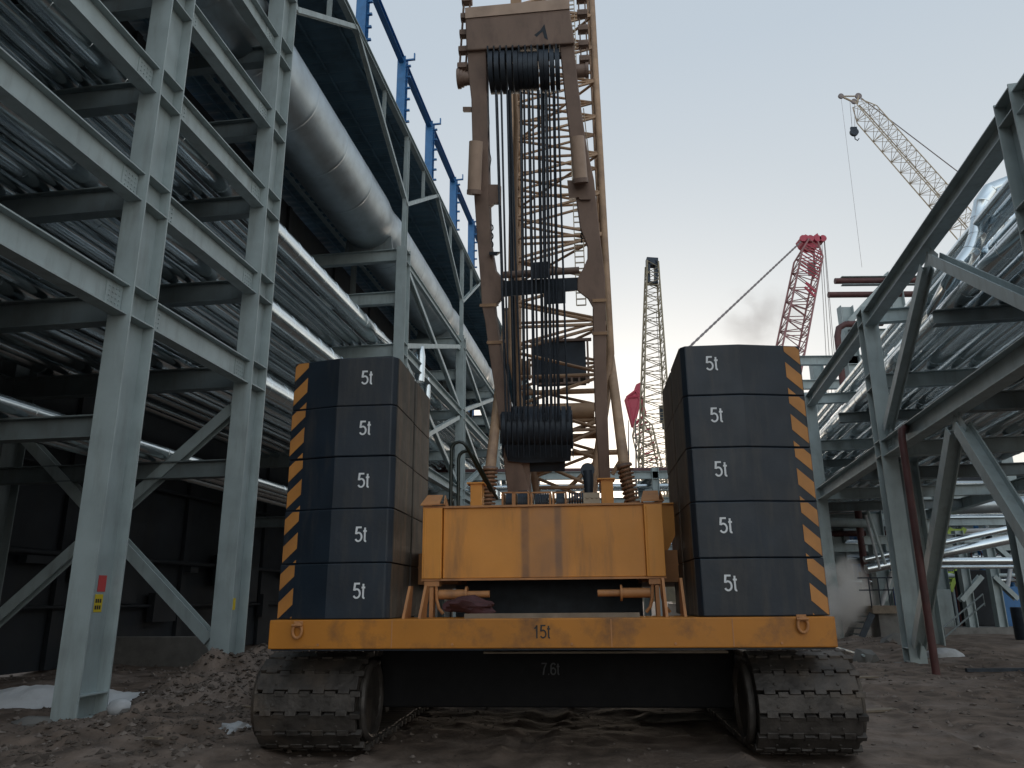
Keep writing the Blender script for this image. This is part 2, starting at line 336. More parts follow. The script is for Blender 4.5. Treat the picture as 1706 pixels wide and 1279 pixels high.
# wings of superstructure frame either side
for k, w0, w1 in ((-1, -1.74, -1.30), (1, 1.10, 1.60)):
    mb = MB(); a, b = (w0, w1) if k < 0 else (w1, w0)
    mb.prism([CF(S0+.9, a, 2.90), CF(S0+.9, b, 2.90), CF(S0+.9, b, 1.95), CF(S0+.9, (a+b)/2, 2.1), CF(S0+.9, a, 2.55)], u*.05)
    mb.fbox(CF, S0+.86, S0+1.6, w0, w1, 2.9, 2.92)
    obj('frame_wing', mb, ORG, cr)
for w0 in (-.82,.95):
    pass
for px0, px1, pyt in ((784, 803, 806), (1001, 1021, 799)):
    a, zt = CF.ps(px0, pyt, 1.9); b, _ = CF.ps(px1, pyt, 1.9)
    mb = MB().fbox(CF, 1.9, 2.15, a, b, 2.3, zt); mb.fbox(CF, 1.87, 2.18, a-.05, b+.03, zt, zt+.02); obj('backstop_post', mb, ORG, cr)
# main deck of superstructure
mb = MB().fbox(CF, 1.6, 6.2, -1.25, 1.05, 2.0, 2.62); mb.fbox(CF, 1.6, 6.0, -2.5, -1.3, 1.9, 2.3); mb.fbox(CF, 1.6, 6.0, 1.1, 2.4, 1.9, 2.3)
obj('superstructure_frame', mb, ORG2, cr)
mb = MB().fbox(CF, 2.4, 5.6, -1.45, 1.15, 1.15, 1.98); mb.tube([CF(4.1, -.1, 1.0), CF(4.1, -.1, 1.3)], 1.25, 32); obj('slewing_ring', mb, DARK, cr)
# --- winch row on the deck
x = 840
for (xa, xb, kind) in ((836, 856, 0), (856, 882, 1), (884, 918, 2), (920, 944, 1), (946, 974, 3), (974, 1000, 4)):
    a, z1 = CF.ps(xa, 820, 2.0); b, z0 = CF.ps(xb, 850, 2.0)
    mb = MB(); m_ = DARK; nm = 'winch'
    if kind in (0, 1, 2):
        for q in (a, b-.02): mb.fbox(CF, 1.95, 2.35, q, q+.025, 2.6, z1)
        mb.fbox(CF, 1.95, 1.98, a, b, z1-.02, z1); m_ = ORG2; nm = 'winch_frame'
        fr = obj(nm, mb, m_, cr)
        mb = MB(); n = 6 if kind == 2 else 4
        for i in range(n): mb.disc(CF(2.2, a+.05+(b-a-.08)*(i+.5)/n, z1-.12), v, .13 if kind != 1 else .17, (b-a)/n*.6, 18)
        obj('winch_drum', mb, DARK, cr, 40)
    elif kind == 3:
        for i in range(6): mb.disc(CF(2.2, a+(b-a)*(i+.5)/6, z1-.08), v, .1, (b-a)/6*.7, 16)
        obj('valve_stack', mb, DARK, cr, 40)
    else:
        mb.fbox(CF, 1.95, 2.05, a-.02, b, z0+.05, z0+.24)
        for i in range(3):
            for j in range(2): mb.disc(CF(1.945, a+.03+i*.07, z0+.10+j*.08), u, .02, .02, 10)
        obj('control_block', mb, CRTAN, cr)
a, z1 = CF.ps(979, 790, 2.3)
mb = MB().tube([CF(2.3, a, z1+.05), CF(2.3, a+.01, z1-.13), CF(2.3, a, z1-.42)], [.085, .07, .05], 14); mb.disc(CF(2.3, a, z1+.06), u, .1, .1, 16); obj('exhaust_pipe', mb, DARK, cr, 40)
# black hose loop at left
for (xo, top, s_) in ((752, 735, 1.5), (764, 750, 1.7)):
    a, zt = CF.ps(xo, top+14, s_); b, _ = CF.ps(xo+26, top+14, s_)
    r = (b-a)/2; pts = [CF(s_, a, 2.55), CF(s_, a, zt)] + [CF(s_, a+r-r*math.cos(t), zt+r*math.sin(t)) for t in (.5, 1.0, 1.57, 2.1, 2.7)] + [CF(s_+.3, b+.08, zt-.15), CF(s_+.9, b+.22, zt-.45)]
    obj('hydraulic_hose', MB().tube(pts, .024, 8), HOSE, cr, 60)
# --- mast : inclined plane through its foot and head
mfoot = CF(4.3, 0, 3.0); mdir = (CF(1.4, 0, 10.4)-mfoot).normalized(); mn = mdir.cross(v).normalized()
if mn.dot(u) > 0: mn = -mn           # mn points towards the camera
def mp(x, y, off=0): return on(x, y, mfoot+mn*off, mn)
def plate(px, d0, d1): # outline in the mast plane, thickness d0..d1 away from the camera
    return MB().prism([mp(x, y, -d0) for x, y in px], -mn*(d1-d0))
ll = [(778, 74), (780, 120), (785, 165), (787, 250), (790, 330), (795, 400), (800, 465), (803, 512), (808, 535), (815, 590), (829, 680), (838, 760), (846, 822), (884, 822), (866, 760), (857, 720), (847, 660), (834, 585), (826, 530), (824, 511), (838, 494), (838, 466), (825, 450), (817, 405), (815, 340), (813, 250), (811, 165), (810, 74)]
lr = [(932, 70), (938, 130), (946, 200), (952, 250), (960, 330), (967, 380), (979, 410), (979, 430), (971, 448), (962, 464), (962, 484), (980, 498), (988, 512), (989, 600), (992, 700), (998, 780), (999, 822), (1019, 822), (1016, 780), (1013, 700), (1010, 600), (1009, 512), (1008, 462), (1003, 420), (997, 370), (990, 300), (979, 250), (971, 200), (962, 130), (956, 70)]
for pl_ in (ll, lr):
    o = obj('mast_leg', plate(pl_, .0, .34), MASTM, cr, bevel=.015)
# joint flanges with bolts/scuffs
for (x0, x1, y) in ((800, 826, 508), (988, 1010, 500), (812, 838, 570), (988, 1011, 555)):
    obj('joint_plate', plate([(x0-1, y-2), (x1+1, y-3), (x1+1, y+2), (x0-1, y+3)], -.02, .36), BOOMM, cr)
hd = obj('mast_head', plate([(775, 30), (949, 14), (953, 40), (958, 72), (777, 84)], -.06, .45), MASTM, cr, bevel=.02)
# sloping top plate of head
A, B = mp(775, 30, .075), mp(949, 14, .075); up1 = mdir*.17 - mn*.03
obj('head_top_plate', MB().prism([A, B, B+up1, A+up1], -mn*.45), TANM, cr)
obj('head_lug', MB().prism([mp(862, -30), mp(852, -30), mp(850, 20, .06), mp(866, 19, .06)], -mn*.08), BOOMM, cr)
obj('head_scar', MB().prism([mp(890, 58, .064), mp(900, 50, .064), mp(907, 40, .064), mp(913, 66, .064), mp(907, 63, .064), mp(904, 52, .064), mp(894, 61, .064)], -mn*.003), DARK, hd)
# brackets and telescoping tubes beside the legs
obj('leg_bracket', plate([(813, 307), (833, 307), (833, 338), (822, 338), (815, 344)], .02, .25), MASTM, cr)
obj('leg_bracket', plate([(945, 300), (982, 300), (984, 332), (966, 332), (964, 328), (948, 330)], -.05, .25), MASTM, cr)
for a, b, r in (((793, 236), (790, 318), .11), ((961, 228), (967, 299), .115)):
    mb = MB().tube([mp(*a, .14), mp(*b, .14)], r, 20); t_ = obj('backstop_tube', mb, TANM, cr, 40)
    d = (mp(*b, .14)-mp(*a, .14)).normalized(); mb = MB().disc(mp(*b, .14)+d*.02, d, r*1.08, .07, 20); obj('tube_cap', mb, MASTM, t_, 40)
# cross beams at mid height
obj('mast_crossbeam', plate([(836, 468), (963, 462), (963, 484), (836, 494)], .02, .30), DARK, cr)
mb = MB().tube([mp(838, 458, -.45), mp(965, 450, -.45)], .06, 12); obj('cross_tube', mb, MASTM, cr, 40)
obj('guide_box', plate([(885, 437), (913, 435), (913, 462), (885, 464)], -.1, .2), DARK, cr)
obj('guide_box', plate([(909, 484), (942, 483), (942, 505), (909, 507)], -.1, .2), DARK, cr)
# small side lugs
for (x, y, w_, h_) in ((771, 181, 14, 7), (945, 70, 8, 10)): obj('side_lug', plate([(x, y-h_/2), (x+w_, y-h_/2), (x+w_, y+h_/2), (x, y+h_/2)], .02, .12), MASTM, cr)
# --- sheave blocks
ax0, ax1 = mp(764, 131, -.12), mp(978, 117, -.12)
mb = MB().tube([ax0, mp(786, 130, -.12)], .11, 16)
for i in range(3): mb.disc(ax0+(ax1-ax0)*(.004+.022*i), ax1-ax0, .16-.02*i, .05, 14)
obj('axle_end', mb, MASTM, cr, 40)
obj('axle_end', MB().tube([mp(958, 119, -.12), ax1], .11, 16).disc(ax1, ax1-ax0, .13, .05, 14), MASTM, cr, 40)
us = obj('upper_sheave_block', MB().tube([mp(806, 99, -.1), mp(945, 92, -.1)], .055, 12), DARK, cr, 40)
NS = 13; tops = []
ctr = [820, 830, 840, 851, 861, 869, 877, 885, 893, 903, 911, 920, 929]
for i, cx in enumerate(ctr):
    rr = .33 if i < 5 or i > 8 else .30
    c = mp(cx, 121-(cx-820)*.03, -.12); obj('sheave', MB().disc(c, v, rr, .070, 32), DARK, us, 40); tops.append((c, rr))
mb = MB()
for i in range(12): mb.box(mp(815+i*10.2, 97-i*.3, -.12), v*.012, mdir*.13, mn*.2)
obj('sheave_guard', mb, DARK, us)
ls = obj('lower_sheave_block', MB().tube([mp(836, 737, .05), mp(955, 734, .05)], .022, 10), BOOMM, cr, 40)
lows = []
for i in range(13):
    cx = 842+i*8.9; c = mp(cx, 712, -.2); obj('sheave', MB().disc(c, v, .36, .072, 32), DARK, ls, 40); lows.append(c)
mb = MB()
for i in range(14): mb.box(mp(838+i*8.9, 722, -.1), v*.008, mdir*.36, mn*.26)
obj('side_plate', mb, DARK, ls)
obj('block_cover', plate([(838, 737), (952, 735), (951, 768), (876, 771), (846, 768)], -.06, .12), DARK, ls)
obj('block_cover', plate([(866, 768), (942, 767), (941, 785), (868, 786)], .1, .25), DARK, ls)
obj('foot_plate', plate([(850, 770), (882, 770), (884, 822), (850, 822)], .05, .3), MASTM, cr)
# --- wire ropes
tp = [826, 835, 845, 850, 867, 873, 880, 887, 896, 902, 909, 915, 922, 929]
bt = [843, 848, 857, 868, 873, 880, 890, 897, 905, 911, 918, 925, 930, 946]
for i, (a, b) in enumerate(zip(tp, bt)):
    for off, jj in ((.18, 0), (-.42, 2.2)):
        if (i in (2, 3) or i % 2) and off < 0: continue
        p = mp(a+jj, 150, off-.12); q = mp(b+jj, 700, off-.02)
        obj('wire_rope', MB().tube([p, q], .017 if off > 0 else .012, 6), ROPE, cr, 60)
for a, b, r in ((847, 858, .036), (905, 912, .022)):
    obj('pendant_bar', MB().tube([mp(a, 150, -.5), mp(b, 690, -.5)], r, 8), DARK, cr, 60)
# thin rope and tag wire outside the right leg
obj('guy_wire', MB().tube([mp(972, 180, -.3), mp(1005, 470, -.3), mp(1013, 560, -.3)], .008, 6), CRTAN, cr)
obj('signal_cable', MB().tube([mp(813, 160, -.1), mp(815, 205, .0), mp(813, 240, -.1), mp(818, 265, -.1), mp(813, 300, -.1)], .008, 6), DARK, cr)
for (x, y0, y1) in ((817, 372, 425), (969, 385, 412)):
    mb = MB()
    for k in range(int((y1-y0)/7)):
        c = mp(x+(k % 2)*1.5, y0+k*7, -.15); mb.tube([c+(v*.03*math.cos(t) if k % 2 else mn*.03*math.cos(t))+mdir*.05*math.sin(t) for t in [j*math.pi/4 for j in range(9)]], .011, 5, False)
    obj('hook_chain', mb, DARK, cr, 60)
obj('sheave_bracket', plate([(815, 419), (834, 419), (826, 425), (815, 424)], -.1, .05), DARK, cr)
# --- backstops with coil springs
for k, (pa, pb, pc, pd) in enumerate((((812, 850), (817, 780), (830, 690), (846, 520)), ((1056, 850), (1040, 775), (1026, 690), (1012, 560)))):
    w0, z0 = CF.ps(*pa, 3.0); w1, z1 = CF.ps(*pb, 3.0); w2, z2 = CF.ps(*pd, 3.0)
    P0, P1 = CF(3, w0, z0), CF(3, w1, z1); P2 = on(pd[0], pd[1], CF(6.4, 0, 0), u)
    st = obj('boom_backstop', MB().tube([P0, P1, P2], [.055, .085, .085], 16), BOOMM, cr, 40)
    mb = MB(); d = P1-P0; n = d.normalized(); a = n.orthogonal().normalized(); b = n.cross(a); T = 11
    pts = [P0+d*(i/(T*12))+a*math.cos(i*math.pi/6)*.105+b*math.sin(i*math.pi/6)*.105 for i in range(T*12+1)]
    obj('coil_spring', mb.tube(pts, .019, 6), SPRING, st, 60)
    obj('end_collar', MB().disc(P2, n, .11, .12, 14), MASTM, st, 40); obj('spring_seat', MB().disc(P1, n, .12, .04, 14), MASTM, st, 40)
# --- side gantry pendants above the sheave axle (both ends)
for (xa, ya, xb, yb) in ((770, 125, 781, -40), (974, 112, 967, -40)):
    mb = MB(); P, Q = mp(xa, ya, -.12), mp(xb, yb, -.12); n = 6
    for k in (-1, 1): mb.bar(P+v*.05*k, Q+v*.05*k, mn, .02, .09)
    for k in range(n):
        c = P+(Q-P)*(k+.5)/n; mb.disc(c, v, .075, .16, 12); mb.box(c+mn*.05, v*.07, mdir*.03, mn*.05)
    obj('pendant_link', mb, MASTM, cr, 40)
# --- lattice boom
def lattice(parent, P0, P1, side, nrm, w0, w1, n, rc, rl, m, taper0=0, taper1=0, name='boom', fine=8, face=True, m2=None):
    P0, P1 = V(P0), V(P1); d = (P1-P0); L = d.length; dn = d.normalized(); side = V(side).normalized(); nrm = side.cross(dn).normalized()
    def W(t):
        f = 1.0
        if taper0 and t < taper0: f = .35+.65*t/taper0
        if taper1 and t > 1-taper1: f = min(f, .45+.55*(1-t)/taper1)
        return f
    def node(t, i, j): f = W(t); return P0+d*t+side*(i*w0/2*(.6+.4*f if False else f if w0 == w1 else f))+nrm*(j*w1/2*f)
    root = obj(name, MB().tube([node(0, -1, 0), node(0, 1, 0)], rc*1.2, 8), m, parent, 40)
    ks = [0]+([taper0] if taper0 else [])+([1-taper1] if taper1 else [])+[1]
    for i in (-1, 1):
        for j in (-1, 1): obj('chord', MB().tube([node(t, i, j) for t in ks], rc, fine), m, root, 60)
    mb = MB()
    for k in range(n):
        a, b = k/n, (k+1)/n; mid = (a+b)/2
        for j in (-1, 1):
            mb.tube([node(a, -1, j), node(b, 1, j)] if k % 2 else [node(a, 1, j), node(b, -1, j)], rl, 6, False)
            if k % 2 == 0: mb.tube([node(a, -1, j), node(a, 1, j)], rl, 6, False)
        for i in (-1, 1):
            mb.tube([node(a, i, -1), node(b, i, 1)] if k % 2 else [node(a, i, 1), node(b, i, -1)], rl, 6, False)
            if k % 2 == 0: mb.tube([node(a, i, -1), node(a, i, 1)], rl, 6, False)
        if k % 4 == 0: mb.tube([node(a, -1, -1), node(a, 1, 1)], rl, 6, False)
    obj('lacing', mb, m2 or m, root, 60)
    return root, node
bm_, node = lattice(cr, CF(5.4, .06, 2.55), CF(9.4, .06, 29), v, u, 1.88, 1.7, 52, .066, .032, BOOMM, .13, 0)
mb = MB()     # ladder of perforated strips inside the boom
for k in range(120):
    t = .17+k*.0052; c = node(t, 0, 1)+v*(.42) ; mb.box(c, v*.09, (CF(9.4, .06, 29)-CF(5.4, .06, 2.55)).normalized()*.012, u*.012)
for q in (-1, 1): mb.bar(node(.17, 0, 1)+v*(.42+q*.09), node(.79, 0, 1)+v*(.42+q*.09), u, .02, .02)
obj('ladder', mb, CRTAN, bm_)
# boom foot winch with cross tubes
mb = MB(); a, z0 = CF.ps(892, 640, 5.6); b, z1 = CF.ps(975, 568, 5.6)
mb.fbox(CF, 5.6, 6.3, a, b, z0+.14, z1); bw = obj('boom_winch', mb, DARK, cr)
mb = MB()
for zz in (z0+.1, z0-.02): mb.fbox(CF, 5.55, 5.6, a, b+.05, zz, zz+.035)
for k in range(8): mb.fbox(CF, 5.555, 5.595, a+(b-a)*k/7-.02, a+(b-a)*k/7+.02, z0, z0+.14)
mb.fbox(CF, 5.55, 5.62, a-.1, b+.12, z1, z1+.05); mb.fbox(CF, 5.55, 5.62, a-.07, a-.02, z0, z1); mb.fbox(CF, 5.55, 5.62, b+.02, b+.06, z0, z1)
obj('winch_frame', mb, MASTM, bw)
mb = MB()
for k in range(7): mb.disc(CF(5.75, a-.42+k*.05, z0+.35), v, .22-.02*(k % 3), .03, 18)
obj('winch_drum', mb, BOOMM, bw, 40)
for (y, r, xa, xb) in ((688, .16, 860, 990), (655, .05, 862, 990), (700, .05, 950, 1000), (727, .05, 950, 1000), (757, .05, 870, 1040)):
    w0, zz = CF.ps(xa, y, 5.3); w1, _ = CF.ps(xb, y, 5.3)
    obj('cross_tube', MB().tube([CF(5.3, w0, zz), CF(5.3, w1, zz)], r, 14), BOOMM, cr, 40)
for a_, b_ in (((950, 718), (1000, 700)), ((1020, 790), (1040, 757)), ((955, 750), (1000, 765)), ((945, 815), (1000, 762)), ((935, 770), (890, 790))):
    w0, z0 = CF.ps(*a_, 5.2); w1, z1 = CF.ps(*b_, 5.2); obj('brace', MB().tube([CF(5.2, w0, z0), CF(5.2, w1, z1)], .04, 8), BOOMM, cr, 60)
# tan tube left of the boom (front pendant of the boom)
obj('boom_pendant', MB().tube([mp(857, 135, -1.2), mp(860, 200, -1.2), mp(858, 330, -1.2), mp(862, 690, -1.2)], [.03, .05, .05, .05], 12), BOOMM, cr, 50)
# --- carbody and crawler tracks
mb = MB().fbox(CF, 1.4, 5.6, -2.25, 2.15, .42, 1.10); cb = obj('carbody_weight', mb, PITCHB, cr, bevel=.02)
mb = MB().fbox(CF, .35, 1.39, -.8, 1.9, 1.115, 1.135); obj('scraper_plank', mb, PLANK, cb)
tw, tz = CF.ps(917, 1114, 1.4); text('weight_marking', '7.6t', .19, CF(1.396, tw, tz), v, Z, GREYL, cb)
def track(wc, hw=.55):
    tr = obj('crawler_track', MB().fbox(CF, 1.1, 7.4, wc-.22, wc+.22, .28, .86), DARK, cr)
    R = .50; s0, s1 = .95, 7.6; zc = .56
    path = []; Ls = s1-s0; per = 2*Ls+2*math.pi*R; n = int(per/.215); st = per/n
    for k in range(n):
        q = (k+.5)*st
        if q < Ls: path.append((s0+q, zc+R, 0.0))
        elif q < Ls+math.pi*R: t = (q-Ls)/R; path.append((s1+R*math.sin(t), zc+R*math.cos(t), -t))
        elif q < 2*Ls+math.pi*R: path.append((s1-(q-Ls-math.pi*R), zc-R, math.pi))
        else: t = (q-2*Ls-math.pi*R)/R; path.append((s0-R*math.sin(t), zc-R*math.cos(t), math.pi-t))
    for (s_, z_, t) in path:
        nr = u*(s_-min(max(s_, s0), s1)) + Z*(z_-zc); nr.normalize(); tg = v.cross(nr).normalized()
        c = CF(s_, wc, z_); jt = random.uniform(-.012, .012)
        mb = MB(); mb.box(c+v*jt, v*hw, tg*(st*.44), nr*.035)
        for i in range(4):   # interlocking lugs
            o_ = (i-1.5)*hw*.5; mb.box(c+v*(o_+jt)+tg*(st*.5)+nr*.012, v*hw*.11, tg*st*.16, nr*.034)
            mb.box(c+v*(o_+hw*.25+jt)-tg*(st*.42)+nr*.012, v*hw*.10, tg*st*.14, nr*.034)
        for i in range(3):
            mb.disc(c+v*((i-1)*hw*.62+jt)+nr*.036+tg*.03, nr, .018, .02, 6)
        mb.box(c+v*jt-nr*.07, v*.14, tg*st*.35, nr*.04)
        obj('track_shoe', mb, TRACK, tr, bevel=.006)
    for ss in (s0, s1):
        mb = MB().disc(CF(ss, wc, zc), v, R-.07, .34, 30); mb.disc(CF(ss, wc, zc), v, R-.16, .52, 26); mb.disc(CF(ss, wc, zc), v, .14, .66, 18); obj('idler_wheel', mb, TRACK, tr, 40)
    for k in (-1, 1):
        mb = MB().tube([CF(s0-.0+(R-.09)*math.cos(t), wc+k*(hw+.045), zc+(R-.09)*math.sin(t)) for t in [q*math.pi/14 for q in range(29)]], .045, 8, False); mb.disc(CF(s0, wc+k*(hw+.03), zc), v, R-.10, .03, 30)
        obj('idler_rim', mb, TRACK, tr, 40)
    for i in range(9):
        obj('track_roller', MB().disc(CF(1.5+i*.68, wc, .22), v, .15, .4, 18), TRACK, tr, 40)
track(-2.86, .59); track(2.72, .54)
# ================================================================ COUNTERWEIGHTS
rowname = ['lowest', 'second from the bottom', 'middle', 'second from the top', 'topmost']
def block(side, k):
    z0 = 1.503 + k*.615; z1 = z0+.611
    if side < 0: wi, wb, wo = -1.83, -2.55, -3.17
    else: wi, wb, wo = 1.57, 2.25, 2.985
    zt = (.0, .0, .0)
    s_o = .16; prof = [(.08, wi), (.03, wi-.05*(-side)), (.0, wb), (s_o, wo), (1.9, wo), (1.9, wi+side*.05), (1.10, wi+side*.05), (1.10, wi+side*.22), (.92, wi+side*.22), (.92, wi+side*0.0)]
    prof = [(.06, wi), (.0, wi+side*.05), (.0, wb), (s_o, wo), (1.0, wo), (1.0, wi+side*.0)]
    j = random.uniform(-.008, .008); jw = random.uniform(-.006, .006)
    b = obj('counterweight_block', MB().prism([CF(p+j+.06, q+jw, z0) for p, q in prof], Z*(z1-z0)), BLK, None, loc=CF(.6, (wi+wo)/2, z0), bevel=.014)
    tag(b, 'black 5t counterweight slab, %s of the %s stack on the crane tray' % (rowname[k], 'left' if side < 0 else 'right'), 'counterweight', 'counterweight slabs on the crane tray')
    # rear slab behind a recess, on the crane side
    rs = MB().prism([CF(p, q, z0) for p, q in [(1.16, wi-side*.0), (2.15, wi), (2.15, wo), (1.16, wo)]], Z*(z1-z0)); obj('rear_slab', rs, BLKW, b, bevel=.012)
    mb = MB().fbox(CF, 1.062, 1.158, min(wi+side*.2, wo), max(wi+side*.2, wo), z0, z1-.02); obj('tie_strip', mb, SPRING, b)
    # inner cheek plate, worn
    mb = MB().prism([CF(.13+j, wi-side*.002+jw, z0+.006), CF(1.03, wi-side*.002+jw, z0+.006), CF(1.03, wi-side*.002+jw, z1-.006), CF(.13+j, wi-side*.002+jw, z1-.006)], v*(-side)*.004); obj('inner_cheek', mb, BLKW, b)
    # hazard stripes on the outer facet
    P = CF(j+.06, wb+jw, 0); Q = CF(s_o+j+.06, wo+jw, 0); d = (Q-P); L = d.length; d.normalize(); nr = d.cross(Z)*(1 if side > 0 else -1)
    if nr.dot(u) > 0: nr = -nr
    mb = MB(); x0, x1 = L-.20, L-.012; H_ = .611; per = .315
    ph = (k*.615) % per
    for i in range(-3, 4):
        zb = i*per - ph     # band, rising towards the crane on the left stack / falling outward on the right
        # parallelogram in (x, z): z = zb + slope*(x1 - x) .. + .14
        sl_ = .85
        poly = [(x1, zb), (x0, zb+sl_*(x1-x0)), (x0, zb+sl_*(x1-x0)+.185), (x1, zb+.185)]
        # clip to block height
        def clip(poly, lo, hi):
            for sgn, lim in ((1, lo), (-1, hi)):
                out = []
                for a_, b_ in zip(poly, poly[1:]+poly[:1]):
                    fa, fb = sgn*(a_[1]-lim), sgn*(b_[1]-lim)
                    if fa >= 0: out.append(a_)
                    if fa*fb < 0: t = fa/(fa-fb); out.append((a_[0]+(b_[0]-a_[0])*t, a_[1]+(b_[1]-a_[1])*t))
                poly = out
                if len(poly) < 3: return []
            return poly
        poly = clip(poly, .012, H_-.012)
        if poly: mb.prism([P+d*x_+Z*(z0+z_)+nr*.001 for x_, z_ in poly], nr*.003)
    obj('hazard_stripes', mb, STRIPE, b)
    px, py = ((599, 984), (602, 890), (606, 800), (609, 713), (612, 629))[k] if side < 0 else ((1217, 971), (1209, 875), (1201, 781), (1194, 691), (1186, 605))[k]
    tw, tz = CF.ps(px, py, .06)
    text('weight_marking', '5t', .235, CF(.055+j, tw, tz), v, Z, WHITE, b)
for k in range(5): block(-1, k)
for k in range(5): block(1, k)
# ================================================================ PIPE RACKS
def column(fr, s, w_, z1, parent, m=STEEL, ds=.70, dw=.42, z0=0.0, levels=(), name='column', side=1, t=.03, tw=.02):
    mb = MB()   # H section: flanges face along the rack (s), open side faces across (w)
    for k in (-1, 1): mb.fbox(fr, s+ds*k*.5-(t if k > 0 else 0), s+ds*k*.5+(t if k < 0 else 0), w_-dw/2, w_+dw/2, z0, z1)
    mb.fbox(fr, s-ds/2+t, s+ds/2-t, w_-tw/2, w_+tw/2, z0, z1)
    for lz, lh in levels:
        for zz in (lz, lz+lh):
            for a, b in ((-dw/2+.004, -tw/2), (tw/2, dw/2-.004)): mb.fbox(fr, s-ds/2+t, s+ds/2-t, w_+a, w_+b, zz-.012, zz+.012)
    for a, b in ((-dw/2+.004, -tw/2), (tw/2, dw/2-.004)): mb.fbox(fr, s-ds/2+t, s+ds/2-t, w_+a, w_+b, z0+.02, z0+.045)
    if z0 == 0:
        for a, b in ((-dw/2+.004, -tw/2), (tw/2, dw/2-.004)): mb.fbox(fr, s-ds/2+t, s+ds/2-t, w_+a, w_+b, z0+.36, z0+.38)
    return obj(name, mb, m, parent)
def base(fr, s, w_, parent, h=.18): 
    mb = MB().fbox(fr, s-.55, s+.55, w_-.42, w_+.42, -.5, -.02); return obj('concrete_base', mb, CONC, parent, bevel=.02)
def girder(fr, s0, s1, w_, z0, h, parent, m=STEEL, b=.28, splice=True, ds=.35):
    p, q = fr(s0+ds, w_, z0+h/2), fr(s1-ds, w_, z0+h/2)
    g = obj('girder', MB().hbeam(p, q, Z, b, h, .025, .016), m, parent)
    if splice:
        for e, sg in ((s0+ds, 1), (s1-ds, -1)):
            mb = MB()
            for k in (-1, 1):
                c = fr(e+sg*.22, w_+k*.016, z0+h/2); mb.box(c, fr.u*.20, fr.v*.008, Z*(h/2-.07))
                mb.bolts(c+fr.v*k*.008, fr.u, Z, fr.v, 4, 4, .085, (h-.2)/4, .016, .03)
            obj('splice_plate', mb, m, g)
    return g
def xbeam(fr, s, w0, w1, z0, h, parent, m=STEEL, b=.26):
    p, q = fr(s, w0, z0+h/2), fr(s, w1, z0+h/2)
    return obj('cross_beam', MB().hbeam(p, q, Z, b, h, .025, .016), m, parent)
def brace(p, q, up, parent, m=STEEL, b=.2, h=.24, gus=True, sec='h'):
    mb = MB(); p, q = V(p), V(q); d = (q-p).normalized()
    (mb.hbeam if sec == 'h' else mb.bar)(p+d*.3, q-d*.3, up, b, h) if sec == 'h' else mb.bar(p, q, up, b, h)
    o = obj('brace', mb, m, parent)
    if gus:
        x = d.cross(V(up)).normalized()
        # gusset plates lie in the bracing plane
        n = V(up).normalized(); y = n.cross(d)
        for e, sg in ((p, 1), (q, -1)):
            obj('gusset', MB().prism([e+y*.2-n*.008, e-y*.2-n*.008, e-y*.13+d*sg*.5-n*.008, e+y*.13+d*sg*.5-n*.008], n*.016), m, o)
    return o
LV = [6.38, 8.52, 10.73, 12.9, 15.05, 17.2]; GH = .54
# ---- front left rack, two frames
lr_ = thing('pipe_rack', LF(2, 3, 0), 'tall pale grey steel pipe rack with bolted girders standing nearest on the left', 'pipe rack')
for s in (0, 4.32):
    column(LF, s, 0, 19.5, lr_, levels=[(z, GH) for z in LV]); base(LF, s, 0, lr_)
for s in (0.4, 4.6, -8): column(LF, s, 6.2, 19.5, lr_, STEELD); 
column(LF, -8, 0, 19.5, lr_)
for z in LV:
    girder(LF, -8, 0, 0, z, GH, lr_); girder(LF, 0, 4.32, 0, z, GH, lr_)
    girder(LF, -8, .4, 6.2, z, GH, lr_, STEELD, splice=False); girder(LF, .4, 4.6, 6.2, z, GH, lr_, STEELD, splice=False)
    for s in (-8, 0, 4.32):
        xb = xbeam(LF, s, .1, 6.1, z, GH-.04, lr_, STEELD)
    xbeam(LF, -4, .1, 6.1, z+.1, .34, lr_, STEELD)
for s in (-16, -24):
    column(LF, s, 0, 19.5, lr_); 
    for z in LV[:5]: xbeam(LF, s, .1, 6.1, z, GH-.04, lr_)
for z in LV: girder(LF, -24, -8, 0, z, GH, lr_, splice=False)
# transverse X brace of second frame
brace(LF(4.32, 6.0, 5.9), LF(4.32, .15, .75), LF.u, lr_, b=.24, h=.24)
brace(LF(4.38, .15, 6.1), LF(4.38, 6.0, .9), LF.u, lr_, b=.24, h=.24)
brace(LF(0, 6.0, 5.9), LF(0, 3.2, 3.1), LF.u, lr_, STEELD, b=.24, h=.24, gus=False)
# stickers
a, z = LF.ps(166, 1005, -.35); 
st = obj('warning_sticker', MB().fbox(LF, .10, .30, -.016, -.0115, 0, .001), YEL, lr_) if False else None
ss, zz = LF.pw(166, 1004, -.012)
mb = MB().fbox(LF, ss-.13, ss+.06, -.0165, -.0125, zz-.14, zz+.13); sk = obj('warning_sticker', mb, YEL, lr_)
mb = MB()
for i in range(3):
    for j in range(2): mb.fbox(LF, ss-.11+i*.05, ss-.075+i*.05, -.019, -.0168, zz-.10+j*.10, zz-.04+j*.10)
obj('sticker_marks', mb, BLACKL, sk)
mb = MB().fbox(LF, ss-.10, ss+.09, -.0165, -.0125, zz+.17, zz+.42); obj('warning_sticker', mb, REDS, lr_)
ss, zz = LF.pw(388, 1006, -.012); mb = MB().fbox(LF, ss-.1, ss+.1, -.0165, -.0125, zz-.12, zz+.12); obj('warning_sticker', mb, YEL, lr_)
